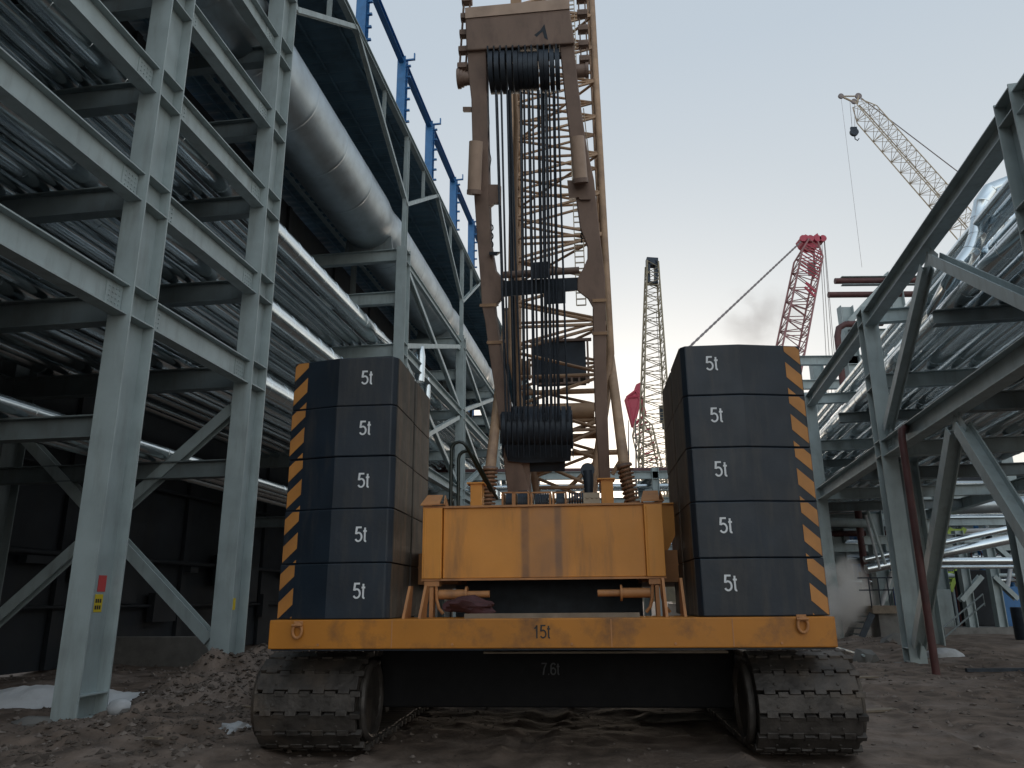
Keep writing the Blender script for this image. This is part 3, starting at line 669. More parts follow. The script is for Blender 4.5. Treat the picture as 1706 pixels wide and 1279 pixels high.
# ---- trestle with gallery truss beyond
tr_ = thing('pipe_rack', LF(25, 3, 0), 'grey steel trestle with crossed braces and a roofed truss, beyond the nearest left rack', 'pipe rack')
TS = [15.75, 26.6, 37.6, 48.6, 59.6]
for s in TS:
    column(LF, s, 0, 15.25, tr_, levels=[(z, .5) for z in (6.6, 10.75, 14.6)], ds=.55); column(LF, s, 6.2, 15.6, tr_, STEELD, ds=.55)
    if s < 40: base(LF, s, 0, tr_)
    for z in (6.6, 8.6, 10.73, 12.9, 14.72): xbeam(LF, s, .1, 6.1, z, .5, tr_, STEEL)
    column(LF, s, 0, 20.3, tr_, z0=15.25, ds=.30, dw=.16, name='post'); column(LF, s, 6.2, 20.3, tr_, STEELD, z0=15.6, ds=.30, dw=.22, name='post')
for a, b in zip(TS, TS[1:]):
    for z in (6.7, 10.8, 14.62): girder(LF, a, b, 0, z, .42 if z < 12 else .3, tr_, b=.3 if z < 12 else .16, splice=z < 12, ds=.28)
    for z0, z1 in ((11.25, 14.6), (7.15, 10.8)):
        brace(LF(a+.3, 0, z0), LF(b-.3, 0, z1), LF.v, tr_, b=.2, h=.2)
        brace(LF(a+.3, .02, z1), LF(b-.3, .02, z0), LF.v, tr_, b=.2, h=.2)
gl = thing('gallery_truss', LF(20, 2, 17.4), 'long high truss with a blue-grey sheet roof carried above the thick duct', 'truss')
ZB, ZT = 17.3, 20.45
for w_ in (0, 6.2):
    obj('chord', MB().hbeam(LF(-10, w_, ZT), LF(62, w_, ZT), Z, .22, .26), STEEL, gl)
    if w_: continue
    ns = [-6, 0, 5.0, 9.4, 15.9, 20.8, 26.7, 31.6, 37.6, 43, 48.6, 54, 59.6]
    for i, (a, b) in enumerate(zip(ns, ns[1:])):
        za, zb = (ZB, ZT) if i % 2 == 0 else (ZT, ZB)
        obj('brace', MB().hbeam(LF(a, w_, za), LF(b, w_, zb), LF.v, .15, .17, .015, .012), STEEL, gl)
    for a, b in zip(ns, ns[1:]):
        m_ = (a+b)/2; obj('post', MB().hbeam(LF(m_, w_, (ZB+ZT)/2), LF(m_, w_, ZT), LF.u, .12, .12, .012, .01), STEEL, gl)
mb = MB(); q = -45.0; n = 0   # corrugated roof sheet, ribs running across
pts = []
while q < 64: pts.append((q, (.06 if n % 4 in (0, 1) else 0))); q += .14; n += 1
for (sa, za), (sb, zb) in zip(pts, pts[1:]):
    f = lambda s_, w_, z_: LF(s_, w_, ZT-.04+z_+w_*.015)
    mb.add([f(sa, .14, za), f(sa, 7.7, za), f(sb, 7.7, zb), f(sb, .14, zb), f(sa, .14, za+.012), f(sa, 7.7, za+.012), f(sb, 7.7, zb+.012), f(sb, .14, zb+.012)], [(0,1,2,3),(4,7,6,5),(0,3,7,4)])
obj('roof_sheet', mb, SHEET, gl)
for k in range(6): obj('purlin', MB().bar(LF(-20, .5+k*1.25, ZT-.10), LF(63, .5+k*1.25, ZT-.10), Z, .07, .10), SHEET, gl)
# ---- big duct
mb = MB(); pts = []; rs = []; s = -28.0
while s < 62:
    dd = min(abs(s-q) for q in TS); r_ = 1.16
    if dd < 1.2: r_ = 1.09 if dd < .35 else 1.09+.07*math.sin((dd-.35)/.85*math.pi/2)
    pts.append(LF(s, 1.45, 16.42)); rs.append(r_)
    if dd > 1.3 and int(s*2) % 5 == 0 and s*2 == int(s*2): pts += [LF(s+.01, 1.45, 16.42), LF(s+.05, 1.45, 16.42), LF(s+.06, 1.45, 16.42)]; rs += [r_+.005, r_+.005, r_]
    s = round(s+.1, 3)
dc = obj('duct', mb.tube(pts, rs, 56), GALV, None, 30); tag(dc, 'very thick grey metal duct running along the top of the left trestle under the truss', 'duct')
for s in TS:
    obj('saddle', MB().prism([LF(s-.1, 1.45+q*1.0, 15.235) for q in (-1, 1)] + [LF(s-.1, 1.45+1.0*math.sin(t), 16.42-1.03*math.cos(t)) for t in (1.1, .7, .35, 0, -.35, -.7, -1.1)], LF.u*.2), STEELD, dc)
# ---- pipes
def seam_pipe(pts_fn, s0, s1, r, m, label, group, step=1.0, n=20, cat='pipe'):
    mb = MB(); pts = []; rs = []; s = s0+random.uniform(0, .5)
    pts.append(pts_fn(s0)); rs.append(r)
    while s < s1-.2:
        for d_, q in ((0, r), (.004, r+.008), (.05, r+.008), (.054, r-.001)): pts.append(pts_fn(s+d_)); rs.append(q)
        s += step
    pts.append(pts_fn(s1)); rs.append(r)
    return tag(obj('pipe', mb.tube(pts, rs, n), m, None, 40), label, cat, group)
ordn = ['first', 'second', 'third', 'fourth', 'fifth', 'sixth', 'seventh', 'eighth', 'ninth']
lev = [('lowest', 4.75, 1.7), ('second', 6.92, .9), ('third', 9.06, .9), ('fourth', 11.27, .75), ('fifth', 13.44, 1.2)]
rnd = random.Random(5)
for ln, z, wst in lev:
    w_ = wst; rr = [.34, .13, .22, .10, .27, .16, .30, .12, .24]; k = 0
    if ln == 'lowest': rr = [.14, .10, .22, .12]; 
    if ln == 'fifth': rr = [.16, .24, .12, .30]
    while w_ < 5.9 and k < len(rr):
        r = rr[k]*rnd.uniform(.85, 1.15) if k else rr[0]
        w_ += r
        e1 = 60 if ln != 'fifth' else -.6
        wc, zc_ = w_, z+r+.02
        seam_pipe(lambda s, wc=wc, zc_=zc_: LF(s, wc, zc_), -28, e1, r, CLAD,
                  'shiny clad pipe on the %s level of the left racks, %s from the open side' % (ln, ordn[k]), 'clad pipes along the left racks', 1.0 if r > .2 else 2.0, 24 if r > .2 else 14)
        w_ += r + rnd.uniform(.04, .16); k += 1
for s in (-8, 0, 4.32, 15.75, 26.6, 37.6): xbeam(LF, s, .1, 6.1, 4.35, .38, lr_ if s < 10 else tr_, STEELD)
# lower pipe bends between third and fourth column
for (px, py, s_, r) in ((700, 590, 18.5, .20), (711, 640, 20, .15), (826, 800, 34, .3)):
    w_, z = LF.ps(px, py, s_)
    pts = [LF(s_, w_+.9, z-.6), LF(s_, w_+.55, z-.1)] + [LF(s_, w_+.45-.45*math.sin(t), z-.1+.35*math.sin(t*2 if t < .8 else 1.6)) for t in (.4, .8, 1.2)] + [LF(s_, w_-.02, z-.1), LF(s_, w_, z-1.2)]
    tag(obj('pipe_bend', MB().tube(pts, r, 14), CLAD, None, 50), 'shiny bent pipe rising between the trestle columns, at pixel of the black slabs' if False else {700: 'shiny U-bend pipe above the far girder beside the third column', 711: 'thin shiny bent pipe below the far girder', 826: 'thick shiny pipe bend low behind the left backstop'}[px], 'pipe')
# ---- dark building and blue frame behind the left racks
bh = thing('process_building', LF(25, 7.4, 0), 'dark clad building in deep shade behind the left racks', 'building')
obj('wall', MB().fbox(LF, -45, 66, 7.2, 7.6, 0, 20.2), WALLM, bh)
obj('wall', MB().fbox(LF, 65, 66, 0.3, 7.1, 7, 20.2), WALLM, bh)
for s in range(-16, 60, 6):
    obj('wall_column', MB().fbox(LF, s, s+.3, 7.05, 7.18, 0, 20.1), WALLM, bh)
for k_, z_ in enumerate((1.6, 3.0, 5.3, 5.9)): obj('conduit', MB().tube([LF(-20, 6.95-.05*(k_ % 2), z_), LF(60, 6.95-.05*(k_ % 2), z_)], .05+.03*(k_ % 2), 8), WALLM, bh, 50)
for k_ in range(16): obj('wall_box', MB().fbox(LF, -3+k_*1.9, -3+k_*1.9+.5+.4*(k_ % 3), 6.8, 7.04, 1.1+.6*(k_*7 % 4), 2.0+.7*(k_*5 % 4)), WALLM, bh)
obj('wall', MB().fbox(LF, -30, -29.6, .3, 7.1, 0, 20.0), WALLM, bh)  # unseen end wall, added to keep rear light out of the rack
bf = thing('blue_steelwork', LF(50, 7.4, 0), 'tall blue steel frame with short side stubs rising above the left truss', 'steel frame')
prevp = None
for i, s in enumerate((13, 24.5, 31, 40.5, 49.5, 59.5, 69, 79)):
    zt = 44.8; b_ = obj('column', MB().hbeam(LF(s, 8.2, 0), LF(s, 8.2, zt), LF.u, .7, .75, .05, .04), BLUE, bf)
    for k in range(22): obj('cable_clip', MB().box(LF(s, 8.2-.52, 22+k*1.05), LF.v*.17, LF.u*.09, Z*.07), BLUE, b_)
    mb = MB().box(LF(s, 8.2-.62, zt-.15), LF.v*.4, LF.u*.08, Z*.06).box(LF(s, 8.2-.98, zt+.12), LF.v*.05, LF.u*.08, Z*.3); obj('bracket', mb, BLUE, b_)
    mb = MB().box(LF(s, 8.2+.6, zt-6), LF.v*.4, LF.u*.3, Z*.25); obj('side_box', mb, BLUE, b_)
    if prevp: obj('edge_beam', MB().hbeam(LF(prevp+.28, 8.2, zt-.3), LF(s-.28, 8.2, zt-.3), Z, .45, .6), BLUE, bf)
    prevp = s
for s in (59.5, 69, 79):
    for z in (37, 30, 33.5): obj('tie_beam', MB().hbeam(LF(s, 8.5, z), LF(s, 14, z), Z, .3, .45), BLUE, bf)
# boundary plinth and rubbish behind the left columns
tag(obj('plinth_wall', MB().fbox(LF, 10, 10.4, 3.2, 8.4, -.3, .75), CONC, None, bevel=.02), 'low grey concrete plinth wall in the shade behind the first left column', 'wall')
# ================================================================ RIGHT RACK
rk = thing('pipe_rack', RF(-3, 3, 0), 'pale grey truss-sided pipe rack carrying shiny pipes on the right', 'pipe rack')
RS = [-10.4, 0, 10, 20, 30]
for s in RS:
    column(RF, s, 0, 9.95, rk, ds=.62, dw=.42, levels=[(5.52, .42), (7.5, .42), (9.5, .4)], side=-1); base(RF, s, 0, rk)
    column(RF, s, 7, 9.95, rk, ds=.62, dw=.42); 
    for z in (5.5, 7.5, 9.5): xbeam(RF, s, .1, 6.9, z, .42, rk)
for a, b in zip([-20]+RS, RS):
    for w_ in (0, 7):
        girder(RF, a, b, w_, 9.35, .46, rk, b=.34, ds=.31); girder(RF, a, b, w_, 5.46, .46, rk, b=.34, ds=.31)
        m_ = (a+b)/2-.35
        for e in (a+.25, b-.25):
            if b > 0: continue
            brace(RF(m_, w_, 9.15), RF(e, w_, 6.05), RF.v, rk, b=.24, h=.26)
            brace(RF(m_, w_, 5.35), RF(e, w_, .25), RF.v, rk, b=.28, h=.30)
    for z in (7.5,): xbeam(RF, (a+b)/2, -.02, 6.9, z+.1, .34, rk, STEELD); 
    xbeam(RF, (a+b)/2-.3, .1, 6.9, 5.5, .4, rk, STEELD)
rl = [('lower', 5.95, [.16, .24, .12, .30, .14, .2, .12, .26, .2]), ('middle', 7.95, [.2, .12, .3, .14, .22, .12, .26, .14, .2]), ('upper', 9.93, [.12, .2, .14, .3, .12, .24, .16, .12])]
for ln, z, rr in rl:
    w_ = .35 if ln != 'lower' else .5
    if ln == 'upper': w_ = 1.2
    for k, r in enumerate(rr):
        r *= rnd.uniform(.9, 1.1); w_ += r
        seam_pipe(lambda s, wc=w_, zc_=z+r+.02: RF(s, wc, zc_), -19 if ln != 'upper' else -14, 44, r, CLAD,
                  'shiny clad pipe on the %s tier of the right rack, %s from the road side' % (ln, ordn[k]), 'clad pipes along the right rack', 1.0 if r > .2 else 1.6, 22)
        w_ += r + rnd.uniform(.05, .2)
# pipe bend above the rack top
w0, z0 = RF.ps(1655, 300, -6); 
for off, lab in ((0, 'front shiny pipe bend swooping up above the right rack'), (1, 'rear shiny pipe bend swooping up above the right rack')):
    pxs = [(1592, 452), (1612, 430), (1626, 405), (1631, 378), (1633, 350), (1641, 326), (1660, 310), (1700, 303), (1800, 296)]
    pts = [on(x, y, RF(-5, 0, 0), RF.u) for x, y in pxs]
    wb_ = (pts[0]-RF.o).dot(RF.v); zz_ = pts[0].z; pts = [RF(20, wb_, zz_-.55), RF(0, wb_, zz_-.55), RF(-2.6, wb_, zz_-.5), RF(-4.1, wb_, zz_-.25)] + pts
    pts = [p+(RF.v*.75+RF.u*1.6-Z*.15)*off for p in pts]
    q_ = [pts[0], pts[1]]; rs_ = [.19, .19]
    for a_, b_ in zip(pts[1:], pts[2:]):
        for f_, k_ in ((.45, .19), (.46, .198), (.53, .198), (.54, .19)): q_.append(a_+(b_-a_)*f_); rs_.append(k_)
    q_.append(pts[-1]); rs_.append(.19); pts = q_
    tag(obj('pipe_bend', MB().tube(pts, rs_, 22), CLAD, None, 50), lab, 'pipe', 'pipe bends above the right rack')
    
# dark red pipe standing at the column
a = gp = V((9.75, 18.9, 0)); w1, z1 = 0, 0
pts = [V((9.75, 18.9, -.1)), on(1500, 712, (9.75, 18.9, 0), V((.2, -1, 0)).normalized())]
P1 = pts[1]; pts = [pts[0], P1-Z*.25, P1-Z*.07+V((.03, .02, 0)), P1+V((.2, .18, .03)), P1+V((1.0, 1.4, .08)), P1+V((2.2, 5, .1))]
tag(obj('red_pipe', MB().tube(pts, .09, 14), REDP, None, 50), 'dark red pipe standing against the right rack column and bending inward', 'pipe')
# ================================================================ TRANSVERSE RACK AND BACKGROUND
TF = Frame((0, 44, 0), 90, 1)    # u = +X , v = -Y
tf = thing('pipe_rack', V((15, 44, 0)), 'far grey pipe rack crossing behind the crane from side to side', 'pipe rack')
zz = lambda y, x=1450, Y=44: atY(x, y, Y).z
lv = [zz(912), zz(870), zz(832), zz(788)]
XS = [-7, 1, 8.2, 15.5, 23, 31, 39, 47, 55]
for X in XS:
    hi = zz(782)+.2 if X < 18 else zz(600, 1420)
    for dy in (0, 5): mb = MB().hbeam(V((X, 44+dy, 0)), V((X, 44+dy, hi)), V((1, 0, 0)), .35, .4); obj('column', mb, STEEL if not dy else STEELD, tf)
for z in lv:
    for dy in (0, 5): obj('girder', MB().hbeam(V((-8, 44+dy, z)), V((57, 44+dy, z)), Z, .25, .45), STEEL, tf)
    for X in XS: obj('cross_beam', MB().hbeam(V((X, 44.2, z)), V((X, 48.8, z)), Z, .25, .35), STEELD, tf)
for y in (598, 632, 668): obj('girder', MB().hbeam(V((20, 44, zz(y))), V((57, 44, zz(y))), Z, .25, .5), STEEL, tf)
rows = 0
for i, (y, r, m_) in enumerate(((778, .22, REDP), (800, .16, CLAD), (822, .2, REDP), (846, .3, CLAD), (862, .2, CLAD), (884, .18, REDP), (900, .24, CLAD), (926, .28, CLAD), (676, .14, REDP), (686, .12, REDP))):
    z = zz(y); x0 = -8 if y > 700 else 20
    dd = .8+(i % 4)*1.05
    lab = ['dark red', 'shiny'][m_ is CLAD]
    tag(obj('pipe', MB().tube([V((x0, 44+dd, z)), V((57, 44+dd, z))], r, 12), m_, None, 40), '%s pipe lying across the far transverse rack, %s from the top' % (lab, ['third', 'fourth', 'fifth', 'sixth', 'seventh', 'eighth', 'ninth', 'lowest', 'topmost', 'second'][i]), 'pipe', 'pipes across the far rack')
for (x0, y0, x1, y1, lab) in ((1391, 468, 1520, 462, 'upper of two open-ended red pipes jutting out left above the right rack'), (1380, 491, 1500, 486, 'lower of two open-ended red pipes jutting out left above the right rack')):
    P, Q = atY(x0, y0, 40), atY(x1, y1, 40); Q.z = P.z
    tag(obj('red_pipe', MB().tube([P, Q+V((4, 0, 0))], .17, 12), REDP, None, 40), lab, 'pipe')
# tower that holds them
tt = thing('steel_tower', V((27, 40, 0)), 'far grey steel tower behind the right rack column, with a red drain pipe', 'steel frame')
P = atY(1412, 545, 40); Q = atY(1480, 455, 40)
for X, zt, Y in ((P.x, P.z+1.2, 40), (Q.x+.2, Q.z, 40), (P.x+.5, P.z, 46)): obj('column', MB().hbeam(V((X, Y, 0)), V((X, Y, zt)), V((1, 0, 0)), .55, .7), STEEL, tt)
for y in (468, 556, 600, 640): z = atY(1430, y, 40).z; obj('girder', MB().hbeam(V((P.x-(.2 if y > 590 else 0) - (3 if y > 590 else 0), 40, z)), V((P.x+9, 40, z)), Z, .3, .5), STEEL, tt)
obj('brace', MB().hbeam(V((P.x, 39.8, P.z+.2)), V((Q.x, 39.8, Q.z-.3)), V((0, 1, 0)), .3, .35), STEEL, tt)
R1, R2, R3 = atY(1397, 620, 39), atY(1395, 560, 39), atY(1408, 540, 39); R4 = atY(1470, 538, 39)
obj('drain_pipe', MB().tube([V((R1.x, 39, 0)), R2, R2+(R3-R2)*.5+V((-.12, 0, .12)), R3, R4], .17, 12), REDP, tt, 50)
# mid-ground: second pale column and low pipework to the right
for i, (x, y, z_, lab) in enumerate(((1530, 880, 6.2, 'short grey steel post just behind the dark red pipe'),)):
    g = V((13.2, 25.5, 0)); tag(obj('steel_post', MB().hbeam(g, g+Z*6.0, V((1, 0, 0)), .55, .5, .04, .03), STEEL, None), lab, 'post')
sf = thing('braced_trestle', V((28, 37, 0)), 'low frame of grey braced posts on a concrete plinth at the right, behind the rack', 'steel frame')
Y = 37
def XY(x, y): return atY(x, y, Y)
obj('plinth', MB().hexa([V((XY(1440, 1050).x, Y-.3, -.2)), V((50, Y-.3, -.2)), V((50, Y+1, -.2)), V((XY(1440, 1050).x, Y+1, -.2)), V((XY(1440, 1050).x, Y-.3, XY(1600, 1045).z)), V((50, Y-.3, XY(1600, 1045).z)), V((50, Y+1, XY(1600, 1045).z)), V((XY(1440, 1050).x, Y+1, XY(1600, 1045).z))]), CONC, sf)
zb = XY(1600, 1045).z
for x in (1495, 1600, 1648, 1700): t = XY(x, 920); obj('post', MB().hbeam(V((t.x, Y, zb)), V((t.x, Y, t.z+1)), V((1, 0, 0)), .35, .4), STEEL, sf)
for (x0, y0, x1, y1) in ((1598, 1000, 1632, 960), (1652, 960, 1692, 998), (1470, 1000, 1492, 950), (1645, 900, 1690, 940)):
    obj('brace', MB().hbeam(XY(x0, y0)-V((0, .1, 0)), XY(x1, y1)-V((0, .1, 0)), V((0, 1, 0)), .22, .28), STEEL, sf)
obj('girder', MB().hbeam(XY(1440, 900), XY(1760, 893), Z, .3, .4), STEEL, sf)
for i, (x0, y0, x1, y1, r, Yp, lab) in enumerate(((1443, 948, 1706, 893, .20, 33, 'shiny pipe sloping up to the right above the low frame'), (1440, 932, 1706, 875, .13, 34, 'thin shiny pipe sloping up to the right, above its thicker neighbour'), (1470, 935, 1760, 934, .16, 35, 'level shiny pipe above the low braced frame'), (1470, 945, 1760, 944, .08, 35.5, 'thin level shiny pipe just under a thicker one'), (1360, 849, 1470, 848, .25, 40, 'thick grey pipe end left of the right rack column'), (1500, 846, 1760, 838, .42, 41, 'thick pale pipe behind the legs of the right rack'))):
    P, Q = atY(x0, y0, Yp), atY(x1, y1, Yp); tag(obj('pipe', MB().tube([P, Q], r, 14), CLAD if i != 5 else GALV, None, 40), lab, 'pipe')
# blue plant item, lime ladders, red truck-like blocks beyond
bp = thing('blue_plant', atY(1400, 1020, 52), 'blue steel plant structure behind the dust at the lower right', 'steel frame')
for x in (1352, 1372, 1403, 1425): P = atY(x, 880, 52); obj('column', MB().hbeam(V((P.x, 52, 0)), V((P.x, 52, P.z)), V((1, 0, 0)), .5, .6), BLUE, bp)
for y in (885, 908, 925, 985): z = atY(1400, y, 52).z; obj('girder', MB().hbeam(V((atY(1345, y, 52).x, 52, z)), V((atY(1600, y, 52).x, 52, z)), Z, .4, .8), BLUE, bp)
obj('panel', MB().hexa([V((a, b, c)) for c in (0, atY(1400, 905, 53).z) for a, b in ((atY(1345, 900, 53).x, 53), (atY(1620, 900, 53).x, 53), (atY(1620, 900, 53).x, 53.4), (atY(1345, 900, 53).x, 53.4))]), BLUE, bp)
for x in (1362, 1410, 1432):
    P = atY(x, 885, 50); obj('white_pipe', MB().tube([V((P.x, 50, .5)), P], .14, 10), LITTER, bp, 40)
for i, (x, y0, y1) in enumerate(((1588, 880, 905), (1578, 940, 985))):
    P, Q = atY(x+8, y0, 42), atY(x-6, y1, 42); mb = MB()
    for k in (-1, 1): mb.bar(P+V((.35*k, 0, 0)), Q+V((.35*k, 0, 0)), V((0, 1, 0)), .22, .15)
    for k in range(5): c = P+(Q-P)*(k+.5)/5; mb.box(c, V((.35, 0, 0)), V((0, .03, 0)), V((0, 0, .05)))
    tag(obj('ladder', mb, LIME, None), ('upper' if i == 0 else 'lower')+' lime-yellow ladder behind the low frame at the right', 'ladder')
fb = thing('far_building', V((40, 60, 0)), 'long dark low building closing the view behind the far transverse rack', 'building')
xa = atY(1345, 900, 60).x; zt_ = atY(1500, 792, 60).z
obj('wall', MB().hexa([V((a_, b_, c_)) for c_ in (0, zt_) for a_, b_ in ((xa, 60), (95, 60), (95, 70), (xa, 70))]), WALLM, fb)
for k in range(9): X = xa+3+k*6; obj('door', MB().hexa([V((X+a_, b_, c_)) for c_ in (0, zt_*.55) for a_, b_ in ((0, 59.93), (2.6, 59.93), (2.6, 59.99), (0, 59.99))]), (STEELD, BLUE, REDP)[k % 3], fb)
rc = random.Random(21)
cl = [('bundle', 1370, 1330, 868, .10), ('bundle', 1395, 1480, 884, .08)]
for i, (x0, y0, x1, y1, Yp, r_, m_, lab) in enumerate((
    (1352, 846, 1455, 843, 36, .16, CLAD, 'shiny pipe stub left of the right rack column, upper one'),
    (1352, 868, 1450, 872, 38, .22, STEEL, 'dull grey pipe stub left of the right rack column, lower one'),
    (1446, 852, 1475, 940, 31, .06, STEEL, 'thin steel pole leaning left of the right rack column'),
    (1442, 858, 1466, 948, 31.5, .05, LITTER, 'thin pale pole leaning beside another left of the right rack column'),
    (1486, 952, 1466, 1018, 34, .08, LITTER, 'pale leaning pole above the small platform'),
    (1505, 905, 1590, 898, 39, .12, CLAD, 'short shiny pipe high behind the inverted V legs'),
    (1600, 925, 1640, 1040, 40, .10, LITTER, 'pale pole leaning behind the low braced frame, left one'),
    (1690, 905, 1672, 1020, 40, .10, LITTER, 'pale pole leaning behind the low braced frame, right one'),
    (1500, 888, 1706, 882, 43, .14, LITTER, 'long pale pipe behind the low braced frame'),
    (1500, 960, 1706, 958, 41, .10, STEEL, 'long thin grey rail behind the low braced frame'))):
    tag(obj('pole' if abs(x1-x0) < 50 else 'pipe', MB().tube([atY(x0, y0, Yp), atY(x1, y1, Yp)], r_, 10), m_, None, 40), lab, 'pole' if abs(x1-x0) < 50 else 'pipe')
for i, (x, w2, h2, m_, lab) in enumerate(((1532, 1.2, 2.2, STEELD, 'grey steel cabinet'), (1668, 1.6, 1.8, BLUE, 'blue cabinet'), (1560, 1.0, 1.7, STEEL, 'pale cabinet'), (1625, 1.1, 2.6, WALLM, 'dark upright tank box'))):
    X = atY(x, 1000, 39).x; z0_ = zb
    o = thing('cabinet', V((X, 39, z0_)), lab+' standing behind the low braced frame at the right', 'cabinet')
    obj('body', MB().box(V((X, 39, z0_-1+h2/2+.5)), V((w2/2, 0, 0)), V((0, .5, 0)), Z*(h2/2+.5)), m_, o, bevel=.03); obj('door', MB().box(V((X, 38.48, z0_+h2/2-.1)), V((w2/2-.1, 0, 0)), V((0, .015, 0)), Z*(h2/2-.15)), m_, o)
for i in range(9):
    X = atY(1448+i*30, 1000, 47).x; ht_ = rc.uniform(4.5, 8)
    c_ = thing('valve_station', V((X, 47, 0)), 'upright pipework cluster behind the far rack, %s from the left' % ordn[i], 'pipework', 'pipework clusters behind the far rack')
    for k in range(3):
        xx = X+rc.uniform(-.8, .8); obj('riser', MB().tube([V((xx, 47+k*.4, 0)), V((xx, 47+k*.4, ht_*rc.uniform(.5, 1)))], rc.uniform(.08, .22), 10), (CLAD, STEELD, REDP, BLUE)[rc.randrange(4)], c_, 40)
    obj('header', MB().tube([V((X-1.2, 46.6, ht_*.5)), V((X+1.2, 46.6, ht_*.5))], .14, 10), CLAD, c_, 40)
    obj('hand_wheel', MB().tube([V((X+.32*math.cos(t), 46.3, ht_*.5+.4+.32*math.sin(t))) for t in [q_*math.pi/6 for q_ in range(13)]], .04, 6, False), REDP, c_, 50)
# access stair and platform
st = thing('access_platform', atY(1480, 1060, 30), 'small raised steel platform with stair and handrail right of the dust cloud', 'platform')
Yp = 30
p0, p1 = atY(1455, 1022, Yp), atY(1502, 1022, Yp)
obj('deck', MB().hexa([V((a, b, c)) for c in (p0.z, p0.z+.28) for a, b in ((p0.x, Yp), (p1.x, Yp), (p1.x, Yp+1.6), (p0.x, Yp+1.6))]), PLANK, st)
obj('pier', MB().fbox(Frame(((p0.x+p1.x)/2+.15, Yp+.6, 0), 0, 1), -.4, .4, -.4, .4, -.3, p0.z), CONC, st)
q0 = atY(1432, 1066, Yp)
for k in (0, 1.2): obj('stringer', MB().bar(V((p0.x, Yp+.1+k, p0.z)), V((q0.x, Yp+.1+k, 0)), Z, .06, .22), DARK, st)
for k in range(5): c = V((p0.x, Yp+.7, p0.z))*(1-(k+.5)/5)+V((q0.x, Yp+.7, 0))*((k+.5)/5); obj('tread', MB().box(c, V((.16, 0, 0)), V((0, .6, 0)), Z*.02), STEELD, st)
mb = MB(); hz = p0.z+1.3
for k in range(4): X = p0.x+(p1.x-p0.x)*k/3; mb.tube([V((X, Yp+.05, p0.z+.2)), V((X, Yp+.05, hz))], .025, 6)
for z in (hz, hz-.45): mb.tube([V((p0.x-.4, Yp+.05, z)), V((p1.x+.2, Yp+.05, z))], .025, 6)
obj('handrail', mb, DARK, st)
# oil drum and white heap and hand-rail of second stair at right
g = V((20.9, 33, 0)); tag(obj('oil_drum', MB().tube([g-Z*.1, g+Z*.05, g+Z*1.2, g+Z*1.22], [.36, .38, .38, .36], 20), DARK, None, 40), 'dark standing drum in front of the plinth at the right', 'drum')
P, Q = atY(1558, 1075, 30), atY(1640, 1005, 31)
mb = MB()
for k in (0, .35): mb.tube([P+Z*k, Q+Z*k], .03, 6)
for k in range(6): c = P+(Q-P)*k/5; mb.tube([c-Z*.1, c+Z*.35], .02, 6)
tag(obj('sloping_handrail', mb, STEELD, None), 'thin sloping steel handrail beside the white heap at the right', 'handrail')
# ================================================================ FAR CRANES
def far_crane(label, P0, P1, width, n, m, rc=.09, rl=.05, taper=(.12, .1), head=None, body=True, side=None, tipm=None):
    c = thing('crawler_crane', V((P0.x, P0.y, 0)), label, 'crane')
    d = (P1-P0).normalized(); sd_ = side or d.cross(V((0, 1, 0))).normalized()
    root, node = lattice(c, P0, P1, sd_, None, width, width, n, rc, rl, m, taper[0], taper[1], 'boom', 6)
    if body:
        g = V((P0.x, P0.y+1, 0)); mb = MB().hexa([g+V((a, b, z)) for z in (1.4, 3.2) for a, b in ((-2, -1), (2, -1), (2, 6), (-2, 6))]); obj('superstructure', mb, m, c)
        for k in (-2.6, 2.6): obj('crawler_track', MB().hexa([g+V((k+a, b, z)) for z in (0, 1.2) for a, b in ((-.6, -3), (.6, -3), (.6, 5), (-.6, 5))]), DARK, c)
    return c, node, d, sd_
# A dark lattice boom
CRDK = mat('far_crane_olive', (.25, .21, .14), .6, 0, .2, 2)  # lightened: distance haze put into the crane's colour
P1, P0 = atY(1086, 440, 78), atY(1092, 930, 70); P0.z = 2.5
c, node, d, sd_ = far_crane('crane with slender dark lattice boom, tallest just left of the right counterweights', P0, P1, 2.7, 44, CRDK, .09, .038, (.15, .62))
mb = MB(); 
for k in (-1, 1): mb.box(P1-d*1.2+sd_*k*.42, sd_*.15, d*1.5, V((0, .5, 0)))
mb.box(P1+d*.2, sd_*.62, d*.5, V((0, .5, 0))); mb.box(P1-d*2.6, sd_*.6, d*.12, V((0, .4, 0)))
obj('boom_head', mb, DARK, c)
hk = atY(1104, 690, 76); mb = MB().tube([V((hk.x, hk.y, atY(1100, 520, 76).z)), hk], .03, 5).box(hk, V((.3, 0, 0)), V((0, .2, 0)), Z*.9).box(hk-Z*1.2, V((.12, 0, 0)), V((0, .1, 0)), Z*.3); obj('hook_block', mb, DARK, c)
for xx in (1047, 1059): a_ = atY(xx, 700, 76); b_ = atY(xx+2, 930, 72); obj('pendant', MB().tube([a_, b_], [.04, .16], 6), DARK, c)
